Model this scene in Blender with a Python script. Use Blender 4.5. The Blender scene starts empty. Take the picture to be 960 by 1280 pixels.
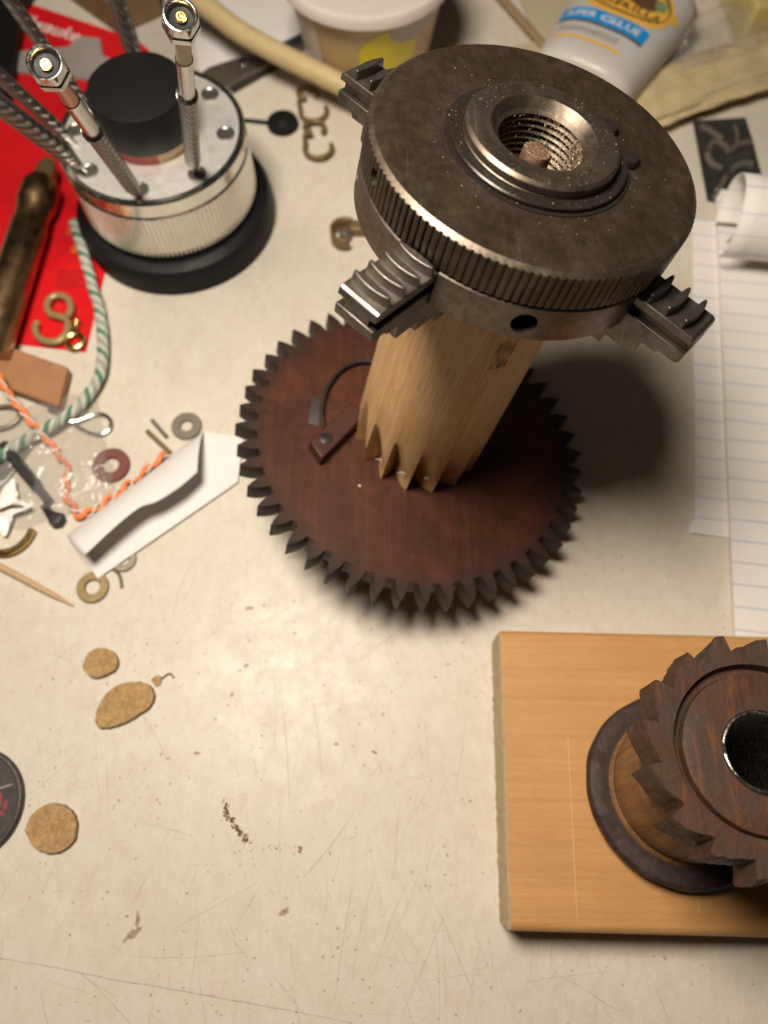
import bpy, bmesh, math, random
from mathutils import Vector, Matrix, noise as mnoise
random.seed(11)
SC = bpy.context.scene
COL = SC.collection
MM = 0.001
PI = math.pi
R = math.radians

# ------------------------------------------------------------------ camera, world, lamp, exposure
cam_d = bpy.data.cameras.new('camera')
cam = bpy.data.objects.new('camera', cam_d)
COL.objects.link(cam)
cam.location = (0, 0, 0.2735)
cam.rotation_euler = (R(21.5), 0, 0)
cam_d.sensor_fit = 'VERTICAL'
cam_d.sensor_height = 36.0
cam_d.lens = 27.03
cam_d.clip_start = 0.005
cam_d.clip_end = 20
cam_d.dof.use_dof = True
cam_d.dof.focus_distance = 0.196
cam_d.dof.aperture_fstop = 10.0
SC.camera = cam

world = bpy.data.worlds.new('World')
SC.world = world
world.use_nodes = True
wb = world.node_tree.nodes['Background']
wb.inputs[0].default_value = (1.0, 0.86, 0.72, 1)
wb.inputs[1].default_value = 0.022

lamp_d = bpy.data.lights.new('bench_lamp', 'AREA')
lamp_d.shape = 'DISK'
lamp_d.size = 0.14
lamp_d.energy = 2.8
lamp_d.color = (1.0, 0.895, 0.755)
lamp = bpy.data.objects.new('bench_lamp', lamp_d)
COL.objects.link(lamp)
lamp.location = (-0.082, 0.125, 0.43)
lamp.rotation_euler = (Vector((0.01, 0.12, 0.0)) - lamp.location).to_track_quat('-Z', 'Y').to_euler()

SC.view_settings.view_transform = 'Standard'
SC.view_settings.look = 'None'
SC.view_settings.gamma = 1
SC.view_settings.exposure = 0.0
SC.view_settings.use_curve_mapping = False

# ------------------------------------------------------------------ mesh helpers (all lengths in mm)
class MB:
    def __init__(self):
        self.v = []; self.f = []; self.m = []
    def add(self, vf, mi=0, M=None):
        v, f = vf
        o = len(self.v)
        for p in v:
            p = Vector(p)
            self.v.append(M @ p if M is not None else p)
        for q in f:
            self.f.append([i + o for i in q]); self.m.append(mi)
        return self
    def mesh(self, name, smooth=35, weld=True):
        me = bpy.data.meshes.new(name)
        me.from_pydata([tuple(p * MM) for p in self.v], [], self.f)
        me.polygons.foreach_set('material_index', self.m)
        bm = bmesh.new(); bm.from_mesh(me)
        if weld:
            bmesh.ops.remove_doubles(bm, verts=bm.verts, dist=2e-7)
            bmesh.ops.dissolve_degenerate(bm, edges=bm.edges, dist=1e-8)
        bmesh.ops.recalc_face_normals(bm, faces=bm.faces)
        bm.to_mesh(me); bm.free()
        if smooth:
            me.shade_smooth()
            me.set_sharp_from_angle(angle=R(smooth))
        return me
    def build(self, name, mats, parent=None, smooth=35, bevel=0, weld=True, segs=2):
        me = self.mesh(name, smooth, weld)
        for m in (mats if isinstance(mats, (list, tuple)) else [mats]):
            me.materials.append(m)
        o = bpy.data.objects.new(name, me)
        COL.objects.link(o)
        if parent is not None:
            o.parent = parent
        if bevel:
            b = o.modifiers.new('bevel', 'BEVEL')
            b.width = bevel * MM; b.segments = segs; b.limit_method = 'ANGLE'; b.angle_limit = R(40)
        return o

def lathe(prof, seg=96, rf=None, a0=0.0, a1=2 * PI, close=False):
    """revolve (r,z) points; rf(i_profile, angle, r) -> r"""
    full = abs(a1 - a0 - 2 * PI) < 1e-6
    n = seg if full else seg + 1
    v = []; f = []
    P = len(prof)
    for i, (r, z) in enumerate(prof):
        for k in range(n):
            a = a0 + (a1 - a0) * k / seg
            rr = rf(i, a, r) if rf else r
            v.append((rr * math.cos(a), rr * math.sin(a), z))
    for i in range(P if close else P - 1):
        j = (i + 1) % P
        for k in range(seg):
            k2 = (k + 1) % n
            f.append([i * n + k, i * n + k2, j * n + k2, j * n + k])
    if not full and close:
        f.append([i * n for i in range(P)]); f.append([i * n + seg for i in range(P)])
    return v, f

def prism(poly, z0, z1, top_scale=1.0):
    n = len(poly)
    cx = sum(p[0] for p in poly) / n; cy = sum(p[1] for p in poly) / n
    v = [(x, y, z0) for x, y in poly] + [(cx + (x - cx) * top_scale, cy + (y - cy) * top_scale, z1) for x, y in poly]
    f = [list(range(n))[::-1], [n + i for i in range(n)]]
    f += [[i, (i + 1) % n, n + (i + 1) % n, n + i] for i in range(n)]
    return v, f

def box(x0, x1, y0, y1, z0, z1):
    return prism([(x0, y0), (x1, y0), (x1, y1), (x0, y1)], z0, z1)

def smooth_path(pts, n=8):
    pts = [Vector(p) for p in pts]
    out = []
    for i in range(len(pts) - 1):
        p0 = pts[max(i - 1, 0)]; p1 = pts[i]; p2 = pts[i + 1]; p3 = pts[min(i + 2, len(pts) - 1)]
        for k in range(n):
            t = k / n
            out.append(0.5 * ((2 * p1) + (p2 - p0) * t + (2 * p0 - 5 * p1 + 4 * p2 - p3) * t * t + (3 * p1 - p0 - 3 * p2 + p3) * t ** 3))
    out.append(pts[-1])
    return out

def tube(pts, r, seg=10, caps=True, closed=False):
    pts = [Vector(p) for p in pts]
    n = len(pts)
    rf = r if callable(r) else (lambda t: r)
    v = []; f = []
    up = Vector((0, 0, 1))
    T0 = (pts[1] - pts[0]).normalized()
    N = T0.cross(up)
    if N.length < 1e-4: N = T0.cross(Vector((1, 0, 0)))
    N.normalize()
    for i, p in enumerate(pts):
        a = pts[(i - 1) % n] if (closed or i > 0) else p
        b = pts[(i + 1) % n] if (closed or i < n - 1) else p
        T = (b - a).normalized()
        N = (N - T * N.dot(T)).normalized()
        B = T.cross(N)
        rr = rf(i / max(n - 1, 1))
        for k in range(seg):
            q = 2 * PI * k / seg
            v.append(p + N * math.cos(q) * rr + B * math.sin(q) * rr)
    for i in range(n if closed else n - 1):
        j = (i + 1) % n
        for k in range(seg):
            k2 = (k + 1) % seg
            f.append([i * seg + k, i * seg + k2, j * seg + k2, j * seg + k])
    if caps and not closed:
        f.append(list(range(seg))[::-1]); f.append([(n - 1) * seg + k for k in range(seg)])
    return v, f

def grid(fn, nu, nv):
    v = [fn(i / nu, j / nv) for i in range(nu + 1) for j in range(nv + 1)]
    f = [[i * (nv + 1) + j, (i + 1) * (nv + 1) + j, (i + 1) * (nv + 1) + j + 1, i * (nv + 1) + j + 1] for i in range(nu) for j in range(nv)]
    return v, f

def empty(name, loc=(0, 0, 0), M=None):
    o = bpy.data.objects.new(name, None)
    o.empty_display_size = 0.01
    COL.objects.link(o)
    if M is not None: o.matrix_world = M
    else: o.location = Vector(loc) * MM
    return o

def tag(o, label, cat, group=None):
    o['label'] = label; o['category'] = cat
    if group: o['group'] = group
    return o

def frame(origin, x, y, z):
    M = Matrix.Identity(4)
    for i, a in enumerate((x, y, z)):
        for k in range(3): M[k][i] = a[k]
    for k in range(3): M[k][3] = origin[k] * MM
    return M

def axis_frame(origin, z, xref=(1, 0, 0)):
    z = Vector(z).normalized(); x = Vector(xref); x = (x - z * x.dot(z)).normalized(); y = z.cross(x)
    return frame(origin, x, y, z)

def boolean_cut(o, cutter_mb):
    c = cutter_mb.build('cutter', [], None, smooth=0)
    c.matrix_world = Matrix.Identity(4)
    par = o.parent; o.parent = None
    m = o.modifiers.new('cut', 'BOOLEAN'); m.operation = 'DIFFERENCE'; m.solver = 'EXACT'; m.object = c
    bpy.context.view_layer.update()
    dg = bpy.context.evaluated_depsgraph_get()
    me = bpy.data.meshes.new_from_object(o.evaluated_get(dg))
    o.modifiers.clear(); old = o.data; o.data = me
    me.shade_smooth(); me.set_sharp_from_angle(angle=R(30))
    bpy.data.objects.remove(c)
    o.parent = par

def text_vf(s, size, spacing=1.0, shear=0.0):
    """flat text triangles in mm, centred"""
    c = bpy.data.curves.new('t', 'FONT'); c.body = s; c.size = size; c.align_x = 'CENTER'; c.align_y = 'CENTER'
    c.space_character = spacing; c.shear = shear; c.resolution_u = 3
    c.offset = size * 0.012
    o = bpy.data.objects.new('t', c); COL.objects.link(o)
    bpy.context.view_layer.update()
    me = bpy.data.meshes.new_from_object(o.evaluated_get(bpy.context.evaluated_depsgraph_get()))
    v = [tuple(p.co) for p in me.vertices]; f = [list(p.vertices) for p in me.polygons]
    bpy.data.objects.remove(o); bpy.data.curves.remove(c); bpy.data.meshes.remove(me)
    return v, f

# ------------------------------------------------------------------ material helpers
class NT:
    def __init__(self, name):
        self.m = bpy.data.materials.new(name); self.m.use_nodes = True
        self.t = self.m.node_tree; self.n = self.t.nodes
        self.b = self.n['Principled BSDF']
        tc = self.n.new('ShaderNodeTexCoord')
        mp = self.n.new('ShaderNodeMapping'); mp.inputs['Scale'].default_value = (1000, 1000, 1000)
        self.t.links.new(tc.outputs['Object'], mp.inputs[0])
        self.co = mp.outputs[0]
    def lk(self, a, b): self.t.links.new(a, b)
    def put(self, val, sock):
        if hasattr(val, 'is_linked') or hasattr(val, 'links'): self.lk(val, sock)
        elif isinstance(val, (tuple, list)) and len(val) == 3 and sock.type == 'RGBA': sock.default_value = (*val, 1)
        else: sock.default_value = val
    def scaled(self, s, rot=(0, 0, 0)):
        mp = self.n.new('ShaderNodeMapping'); mp.inputs['Scale'].default_value = s; mp.inputs['Rotation'].default_value = rot
        self.lk(self.co, mp.inputs[0]); return mp.outputs[0]
    def noise(self, scale, detail=4, rough=0.55, co=None, dist=0.0):
        x = self.n.new('ShaderNodeTexNoise'); x.inputs['Scale'].default_value = scale
        x.inputs['Detail'].default_value = detail; x.inputs['Roughness'].default_value = rough; x.inputs['Distortion'].default_value = dist
        self.lk(co or self.co, x.inputs['Vector']); return x.outputs['Fac']
    def voronoi(self, scale, feature='F1', co=None, rnd=1.0):
        x = self.n.new('ShaderNodeTexVoronoi'); x.feature = feature; x.inputs['Scale'].default_value = scale
        x.inputs['Randomness'].default_value = rnd
        self.lk(co or self.co, x.inputs['Vector']); return x.outputs['Distance']
    def ramp(self, fac, stops, interp='LINEAR'):
        x = self.n.new('ShaderNodeValToRGB'); cr = x.color_ramp; cr.interpolation = interp
        while len(cr.elements) < len(stops): cr.elements.new(0.5)
        for e, (p, c) in zip(cr.elements, stops):
            e.position = p; e.color = (*c, 1) if isinstance(c, (tuple, list)) else (c, c, c, 1)
        self.lk(fac, x.inputs[0]); return x.outputs[0]
    def mix(self, fac, a, b, mode='MIX'):
        x = self.n.new('ShaderNodeMix'); x.data_type = 'RGBA'; x.blend_type = mode
        self.put(fac, x.inputs[0])
        self.put(a, x.inputs[6]); self.put(b, x.inputs[7]); return x.outputs[2]
    def math(self, op, a, b=None, c=None):
        x = self.n.new('ShaderNodeMath'); x.operation = op
        for i, q in enumerate((a, b, c)):
            if q is not None: self.put(q, x.inputs[i])
        return x.outputs[0]
    def sep(self):
        x = self.n.new('ShaderNodeSeparateXYZ'); self.lk(self.co, x.inputs[0]); return x.outputs
    def bump(self, h, strength=0.3, dist=0.1, prev=None):
        x = self.n.new('ShaderNodeBump'); x.inputs['Strength'].default_value = strength; x.inputs['Distance'].default_value = dist * MM
        self.lk(h, x.inputs['Height'])
        if prev is not None: self.lk(prev, x.inputs['Normal'])
        self.lk(x.outputs[0], self.b.inputs['Normal']); return x.outputs[0]
    def set(self, **k):
        names = dict(color='Base Color', rough='Roughness', metal='Metallic', trans='Transmission Weight', ior='IOR', alpha='Alpha',
                     coat='Coat Weight', sss='Subsurface Weight', aniso='Anisotropic', spec='Specular IOR Level', sheen='Sheen Weight', coatr='Coat Roughness')
        for a, b in k.items(): self.put(b, self.b.inputs[names[a]])
        return self.m

def plain(name, col, rough=0.5, metal=0.0, var=0.12, nscale=0.4, bump=0.0, bscale=1.5, **kw):
    t = NT(name)
    n = t.noise(nscale, 5)
    c = t.ramp(n, [(0.25, tuple(max(0, x * (1 - var)) for x in col)), (0.75, tuple(min(1, x * (1 + var)) for x in col))])
    rr = t.ramp(t.noise(nscale * 2.3, 4), [(0.3, max(0.02, rough - 0.08)), (0.7, min(1, rough + 0.08))])
    if bump: t.bump(t.noise(bscale, 5), bump, 0.15)
    return t.set(color=c, rough=rr, metal=metal, **kw)

def wood(name, dark, light, axis, ring=0.35, rough=0.55, fine=3.0, bump=0.25, pores=0.0, coat=0.0, soft=1.0, bands=0.0):
    t = NT(name)
    s = [1, 1, 1]; s[axis] = 0.045
    co = t.scaled(tuple(s))
    a = t.noise(ring, 5, 0.6, co, 0.8)
    b = t.noise(fine, 6, 0.7, co, 0.2)
    c = t.ramp(a, [(0.28, dark), (0.5, tuple((x + y) / 2 for x, y in zip(dark, light))), (0.72, light)])
    c = t.mix(t.ramp(b, [(0.35, 0.55 * soft), (0.6, 0.0)]), c, tuple(x * 0.72 for x in dark))
    s2 = [1.0, 1.0, 1.0]; s2[axis] = 0.02
    if bands:
        w = t.n.new('ShaderNodeTexWave'); w.bands_direction = 'Y'; w.inputs['Scale'].default_value = 0.035; w.inputs['Distortion'].default_value = 5.0
        w.inputs['Detail'].default_value = 3; w.inputs['Detail Scale'].default_value = 0.6
        t.lk(co, w.inputs[0])
        c = t.mix(t.ramp(w.outputs[1], [(0.55, 0.0), (0.9, bands), (1.0, 0.0)]), c, tuple(x * 0.7 for x in dark))
    if pores:
        p = t.noise(fine * 1.6, 2, 0.5, t.scaled(tuple(s2)))
        c = t.mix(t.ramp(p, [(0.60, 0.0), (0.68, pores)]), c, tuple(x * 0.45 for x in dark))
    blot = t.noise(0.06, 3)
    c = t.mix(t.ramp(blot, [(0.35, 0.0), (0.7, 0.35)]), c, tuple(x * 0.8 for x in dark))
    t.bump(b, bump, 0.12)
    return t.set(color=c, rough=t.ramp(b, [(0.3, rough + 0.1), (0.7, rough - 0.08)]), coat=coat, spec=0.4)

MAT = {}
def setup_materials():
    # laminate table top: cream, mottled, grimy, satin
    t = NT('cream_laminate')
    n1 = t.noise(0.018, 4, 0.6); n2 = t.noise(0.12, 6, 0.65); n3 = t.noise(1.4, 4, 0.7)
    c = t.ramp(n1, [(0.3, (0.585, 0.53, 0.45)), (0.7, (0.645, 0.60, 0.525))])
    c = t.mix(t.ramp(n2, [(0.42, 0.0), (0.75, 0.30)]), c, (0.50, 0.42, 0.31))
    c = t.mix(t.ramp(t.noise(0.05, 5, 0.7), [(0.56, 0.0), (0.72, 0.22)]), c, (0.62, 0.42, 0.36))
    c = t.mix(t.ramp(n3, [(0.46, 0.0), (0.75, 0.28)]), c, (0.36, 0.285, 0.20))
    fine = t.noise(0.9, 3, 0.6, t.scaled((1, 0.07, 1), (0, 0, 0.15)))
    fine2 = t.noise(0.9, 3, 0.6, t.scaled((0.05, 1.1, 1), (0, 0, -0.25)))
    c = t.mix(t.ramp(t.noise(0.34, 7, 0.75, t.scaled((1, 0.5, 1), (0, 0, 0.3))), [(0.45, 0.0), (0.72, 0.34)]), c, (0.43, 0.35, 0.26))
    c = t.mix(t.ramp(t.noise(0.03, 5, 0.7), [(0.55, 0.0), (0.7, 0.25)]), c, (0.50, 0.44, 0.37))
    sc = t.math('MULTIPLY', t.ramp(fine, [(0.60, 0.0), (0.70, 1.0)]), t.ramp(t.noise(0.05, 3), [(0.45, 0), (0.65, 0.5)]))
    sc2 = t.math('MULTIPLY', t.ramp(fine2, [(0.62, 0.0), (0.72, 1.0)]), t.ramp(t.noise(0.07, 3), [(0.5, 0), (0.7, 0.4)]))
    c = t.mix(t.math('MULTIPLY', sc, 0.35), c, (0.36, 0.29, 0.2))
    c = t.mix(t.math('MULTIPLY', sc2, 0.35), c, (0.36, 0.29, 0.2))
    c = t.mix(t.ramp(t.noise(4.0, 2, 0.6), [(0.66, 0.0), (0.74, 0.45)]), c, (0.24, 0.17, 0.11))
    sp = t.voronoi(0.22)
    c = t.mix(t.ramp(t.voronoi(0.5), [(0.05, 0.55), (0.10, 0.0)]), c, (0.22, 0.155, 0.10))
    c = t.mix(t.ramp(sp, [(0.045, 0.7), (0.085, 0.0)]), c, (0.17, 0.11, 0.065))
    rg = t.ramp(t.noise(0.11, 6, 0.72), [(0.32, 0.28), (0.68, 0.52)])
    bp = t.bump(t.noise(0.5, 6, 0.65), 0.05, 0.3)
    MAT['table'] = t.set(color=c, rough=rg, spec=0.22)

    # browned steel of the chuck
    def steel(name, base, rust, rustamt, rough, bare=0.0, ring=False):
        t = NT(name)
        a = t.noise(0.11, 8, 0.74, t.scaled((1, 0.55, 1), (0, 0, 0.5)), 0.3); b = t.noise(0.6, 7, 0.78)
        c = t.ramp(a, [(0.32, tuple(x * 0.55 for x in base)), (0.52, base), (0.70, tuple(x * 1.35 for x in base))])
        c = t.mix(t.ramp(b, [(0.46, 0.0), (0.66, rustamt)]), c, rust)
        c = t.mix(t.ramp(t.noise(0.2, 6, 0.8), [(0.62, 0.0), (0.72, rustamt * 0.9)]), c, (rust[0] * 1.2, rust[1] * 0.7, rust[2] * 0.6))
        c = t.mix(t.ramp(t.noise(0.9, 5, 0.8, t.scaled((1, 0.45, 1), (0, 0, 0.9))), [(0.54, 0.0), (0.70, 0.75)]), c, tuple(x * 0.3 for x in base))
        if bare: c = t.mix(t.ramp(t.noise(0.3, 5, 0.7), [(0.5, 0), (0.7, bare)]), c, (0.42, 0.38, 0.34))
        r_ = t.ramp(t.noise(0.25, 7, 0.75), [(0.3, rough - 0.06), (0.7, rough + 0.14)])
        bp = t.bump(t.noise(1.6, 6, 0.7), 0.10 if ring else 0.16, 0.08)
        if ring:
            x, y, z = t.sep()
            rad = t.math('SQRT', t.math('ADD', t.math('MULTIPLY', x, x), t.math('MULTIPLY', y, y)))
            cmb = t.n.new('ShaderNodeCombineXYZ'); t.lk(rad, cmb.inputs[0])
            tn = t.noise(3.2, 4, 0.7, cmb.outputs[0])
            t.bump(tn, 0.30, 0.05, bp)
            c = t.mix(t.ramp(tn, [(0.35, 0.35), (0.6, 0.0)]), c, tuple(x_ * 0.45 for x_ in base))
            w = t.n.new('ShaderNodeTexNoise'); w.inputs['Scale'].default_value = 0.9; w.inputs['Detail'].default_value = 3
            t.lk(t.scaled((1, 0.03, 1), (0, 0, 0.6)), w.inputs['Vector'])
            c = t.mix(t.ramp(w.outputs['Fac'], [(0.66, 0.0), (0.72, 0.3)]), c, tuple(min(1, x_ * 2.6) for x_ in base))
        return t.set(color=c, rough=r_, metal=0.9, aniso=0.0)
    MAT['chuck_face'] = steel('browned_steel', (0.21, 0.155, 0.11), (0.18, 0.10, 0.05), 0.5, 0.33, 0.0, True)
    MAT['knurl'] = steel('knurled_steel', (0.105, 0.082, 0.063), (0.11, 0.07, 0.045), 0.35, 0.42)
    MAT['edge'] = steel('worn_steel_edge', (0.20, 0.16, 0.125), (0.14, 0.09, 0.05), 0.3, 0.38, 0.15)
    MAT['body'] = steel('grey_steel', (0.17, 0.14, 0.112), (0.16, 0.105, 0.06), 0.55, 0.38, 0.22)
    MAT['hub'] = steel('turned_steel', (0.19, 0.155, 0.122), (0.11, 0.062, 0.036), 0.45, 0.38, 0.08, True)
    MAT['jaw'] = steel('jaw_steel', (0.18, 0.16, 0.14), (0.15, 0.11, 0.08), 0.3, 0.38, 0.1)
    MAT['blackring'] = plain('oily_black_steel', (0.035, 0.028, 0.024), 0.28, 0.5, 0.3, 0.8, 0.1)
    MAT['blackhole'] = plain('hole_shade_black', (0.012, 0.01, 0.009), 0.8, 0, 0.2)  # near-black that paints in the darkness at the bottom of the bore
    MAT['oak'] = wood('fresh_oak', (0.52, 0.30, 0.13), (0.72, 0.465, 0.235), 2, 0.55, 0.5, 2.6, 0.35, 0.6)
    MAT['pine'] = wood('pine_board', (0.47, 0.235, 0.08), (0.56, 0.30, 0.112), 0, 0.3, 0.5, 5.0, 0.25, 0.5, soft=0.45, bands=0.18)
    t = NT('pine_end_grain')
    c = t.ramp(t.noise(0.5, 6, 0.7, t.scaled((1, 0.5, 2))), [(0.3, (0.42, 0.30, 0.16)), (0.7, (0.66, 0.53, 0.34))])
    t.bump(t.noise(1.5, 6, 0.7), 0.6, 0.4); MAT['pine_end'] = t.set(color=c, rough=0.85)
    # stained wheel
    t = NT('red_stained_wood')
    co = t.scaled((1, 0.06, 1)); a = t.noise(0.5, 6, 0.65, co, 0.5)
    c = t.ramp(a, [(0.3, (0.050, 0.016, 0.010)), (0.55, (0.072, 0.023, 0.0125)), (0.75, (0.095, 0.032, 0.016))])
    c = t.mix(t.ramp(t.noise(0.05, 6, 0.7), [(0.42, 0), (0.66, 0.7)]), c, (0.036, 0.014, 0.011))
    c = t.mix(t.ramp(t.noise(0.035, 5, 0.7), [(0.5, 0), (0.7, 0.6)]), c, (0.13, 0.042, 0.018))
    x, y, z = t.sep()
    rr = t.math('SQRT', t.math('ADD', t.math('MULTIPLY', x, x), t.math('MULTIPLY', y, y)))
    rim = t.math('ADD', rr, t.math('MULTIPLY', t.noise(0.25, 4), 7.0))
    x2 = t.n.new('ShaderNodeMapRange'); x2.inputs[1].default_value = 56; x2.inputs[2].default_value = 64
    t.lk(rim, x2.inputs[0])
    c = t.mix(t.math('MULTIPLY', x2.outputs[0], 0.85), c, (0.022, 0.018, 0.016))
    t.bump(a, 0.2, 0.15)
    MAT['wheel'] = t.set(color=c, rough=t.ramp(t.noise(0.3, 5), [(0.3, 0.42), (0.7, 0.6)]), spec=0.3)
    MAT['click'] = wood('stained_click', (0.05, 0.017, 0.011), (0.09, 0.03, 0.018), 0, 0.5, 0.5, 2.5)
    MAT['iron'] = plain('dark_iron', (0.07, 0.06, 0.055), 0.45, 0.7, 0.3, 0.9, 0.2)
    # spool
    t = NT('old_dark_wood')
    co = t.scaled((1, 0.12, 1)); a = t.noise(0.45, 6, 0.7, co, 0.6)
    c = t.ramp(a, [(0.3, (0.034, 0.019, 0.013)), (0.55, (0.085, 0.033, 0.018)), (0.75, (0.20, 0.072, 0.026))])
    c = t.mix(t.ramp(t.noise(0.11, 5, 0.6), [(0.44, 0), (0.64, 0.85)]), c, (0.050, 0.040, 0.033))
    c = t.mix(t.ramp(t.noise(0.9, 5, 0.7), [(0.6, 0), (0.72, 0.35)]), c, (0.13, 0.08, 0.045))
    x, y, z = t.sep()
    rad = t.math('SQRT', t.math('ADD', t.math('MULTIPLY', x, x), t.math('MULTIPLY', y, y)))
    rim = t.math('ADD', rad, t.math('MULTIPLY', t.noise(0.2, 5, 0.7), 9.0))
    mr = t.n.new('ShaderNodeMapRange'); mr.inputs[1].default_value = 24; mr.inputs[2].default_value = 29; t.lk(rim, mr.inputs[0])
    c = t.mix(t.math('MULTIPLY', mr.outputs[0], 0.45), c, (0.05, 0.034, 0.027))
    t.bump(t.noise(0.8, 6, 0.7), 0.6, 0.4)
    MAT['ratchet'] = t.set(color=c, rough=t.ramp(t.noise(0.5, 5), [(0.3, 0.40), (0.7, 0.7)]), spec=0.22)
    MAT['drum'] = wood('worn_drum_wood', (0.16, 0.075, 0.03), (0.34, 0.17, 0.065), 2, 0.4, 0.42, 1.5, 0.2)
    MAT['flange'] = plain('dark_flange_wood', (0.034, 0.019, 0.017), 0.6, 0.0, 0.5, 0.5, 0.9, 2.2, spec=0.4)
    MAT['alu'] = plain('brushed_aluminium', (0.72, 0.70, 0.66), 0.22, 1.0, 0.05, 0.3)
    t = NT('turned_aluminium_plate')
    MAT['alu_plate'] = t.set(color=(0.86, 0.84, 0.80), rough=t.ramp(t.noise(0.25, 4), [(0.3, 0.42), (0.7, 0.52)]), metal=0.75)
    MAT['rubber'] = plain('black_rubber', (0.009, 0.0085, 0.0085), 0.5, 0, 0.15, 0.5, 0.05, spec=0.22)
    MAT['blackplastic'] = plain('black_plastic', (0.028, 0.026, 0.025), 0.35, 0, 0.2, 0.5, 0.03)
    MAT['chrome'] = plain('polished_chrome', (0.52, 0.50, 0.48), 0.22, 1.0, 0.04)
    MAT['knurlsteel'] = plain('knurled_driver_steel', (0.33, 0.31, 0.28), 0.34, 0.9, 0.15, 0.7)
    t = NT('diamond_knurl')
    w1 = t.n.new('ShaderNodeTexWave'); w1.inputs['Scale'].default_value = 0.17; t.lk(t.scaled((1, 1, 1), (0.75, 0.4, 0.3)), w1.inputs[0])
    w2 = t.n.new('ShaderNodeTexWave'); w2.inputs['Scale'].default_value = 0.17; t.lk(t.scaled((1, 1, 1), (-0.75, 0.4, -0.3)), w2.inputs[0])
    h = t.math('MULTIPLY', w1.outputs[1], w2.outputs[1]); t.bump(h, 1.0, 0.5)
    MAT['diamond'] = t.set(color=(0.22, 0.205, 0.19), rough=0.33, metal=0.95)
    MAT['brass'] = plain('brass', (0.58, 0.40, 0.15), 0.28, 1.0, 0.12, 0.6)
    MAT['dullbrass'] = plain('dull_brass', (0.23, 0.165, 0.075), 0.5, 0.6, 0.2, 0.6, 0.1)
    MAT['steelwash'] = plain('zinc_steel', (0.20, 0.175, 0.135), 0.45, 0.65, 0.15, 0.8, 0.1)
    MAT['fibre'] = plain('red_fibre', (0.15, 0.035, 0.028), 0.55, 0, 0.15, 0.8, 0.1)
    MAT['redcard'] = plain('glossy_red_card', (0.62, 0.010, 0.014), 0.30, 0, 0.07, 0.05, spec=0.5)
    MAT['whiteprint'] = plain('white_print', (0.75, 0.70, 0.68), 0.4, 0, 0.05)
    MAT['greyprint'] = plain('grey_print', (0.30, 0.27, 0.25), 0.4, 0, 0.1)
    MAT['darkprint'] = plain('dark_red_print', (0.28, 0.01, 0.015), 0.4, 0, 0.1)
    MAT['orangeprint'] = plain('orange_print', (0.62, 0.12, 0.03), 0.4, 0, 0.1)
    MAT['paper'] = plain('white_paper', (0.70, 0.67, 0.65), 0.75, 0, 0.025, 0.08, 0.04, 0.8)
    MAT['cork'] = plain('cork', (0.36, 0.22, 0.09), 0.8, 0, 0.4, 0.7, 0.6, 1.6)
    MAT['corkedge'] = plain('cork_cut_edge', (0.24, 0.16, 0.085), 0.85, 0, 0.2, 1.2, 0.5, 1.6)
    MAT['stick'] = wood('birch_stick', (0.48, 0.30, 0.16), (0.62, 0.43, 0.25), 0, 0.5, 0.6)
    MAT['leather'] = plain('tan_leather', (0.33, 0.155, 0.07), 0.6, 0, 0.12, 0.12, 0.3, 1.2)
    MAT['orange'] = plain('orange_thread', (0.80, 0.22, 0.06), 0.6, 0, 0.15, 0.8, 0.4, 2.0)
    MAT['clearwire'] = plain('frosted_thread', (0.55, 0.52, 0.50), 0.4, 0, 0.1)
    MAT['ropewhite'] = plain('white_rope_strand', (0.50, 0.49, 0.43), 0.75, 0, 0.2, 0.8, 0.5, 2.5)
    MAT['ropegreen'] = plain('green_rope_strand', (0.07, 0.20, 0.125), 0.75, 0, 0.3, 0.8, 0.5, 2.5)
    MAT['ropegrey'] = plain('grey_green_rope_strand', (0.30, 0.33, 0.28), 0.75, 0, 0.2, 0.8, 0.5, 2.5)
    MAT['bronze'] = plain('bronze_black_oxide', (0.40, 0.26, 0.14), 0.34, 1.0, 0.35, 0.08)
    MAT['hose'] = plain('yellowed_rubber', (0.50, 0.39, 0.20), 0.5, 0, 0.08, 0.15, 0.05)
    MAT['cellophane'] = plain('yellowed_cellophane', (0.52, 0.42, 0.24), 0.25, 0, 0.22, 0.08, 0.3, 0.25, spec=0.6)
    MAT['bottle'] = plain('milky_plastic', (0.52, 0.49, 0.465), 0.36, 0, 0.04, 0.05, sss=0.15)
    MAT['blue'] = plain('blue_print', (0.01, 0.26, 0.62), 0.35, 0, 0.06)
    MAT['gold'] = plain('yellow_print', (0.72, 0.41, 0.06), 0.4, 0, 0.1)
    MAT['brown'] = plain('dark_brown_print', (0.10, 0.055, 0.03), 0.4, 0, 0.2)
    MAT['green'] = plain('green_print', (0.16, 0.28, 0.12), 0.4, 0, 0.2)
    MAT['cup'] = plain('tan_filled_plastic', (0.46, 0.33, 0.17), 0.35, 0, 0.08, 0.05)
    MAT['lid'] = plain('white_plastic_lid', (0.60, 0.54, 0.50), 0.42, 0, 0.04, 0.05, sss=0.1)
    MAT['yellow'] = plain('yellow_label', (0.62, 0.50, 0.02), 0.4, 0, 0.12, 0.05)
    MAT['greylabel'] = plain('grey_label', (0.36, 0.34, 0.31), 0.4, 0, 0.15, 0.3)
    MAT['yellowbox'] = plain('yellow_translucent_plastic', (0.50, 0.42, 0.16), 0.3, 0, 0.12, 0.04, sss=0.2)
    MAT['darkfilm'] = plain('dark_film', (0.035, 0.034, 0.03), 0.16, 0, 0.4, 0.15, 0.5, 0.3)
    MAT['cardboard'] = plain('brown_cardboard', (0.20, 0.13, 0.06), 0.8, 0, 0.2, 0.1)
    MAT['crumb'] = plain('brown_crumbs', (0.17, 0.095, 0.045), 0.8, 0, 0.4, 0.6, 0.4)
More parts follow.
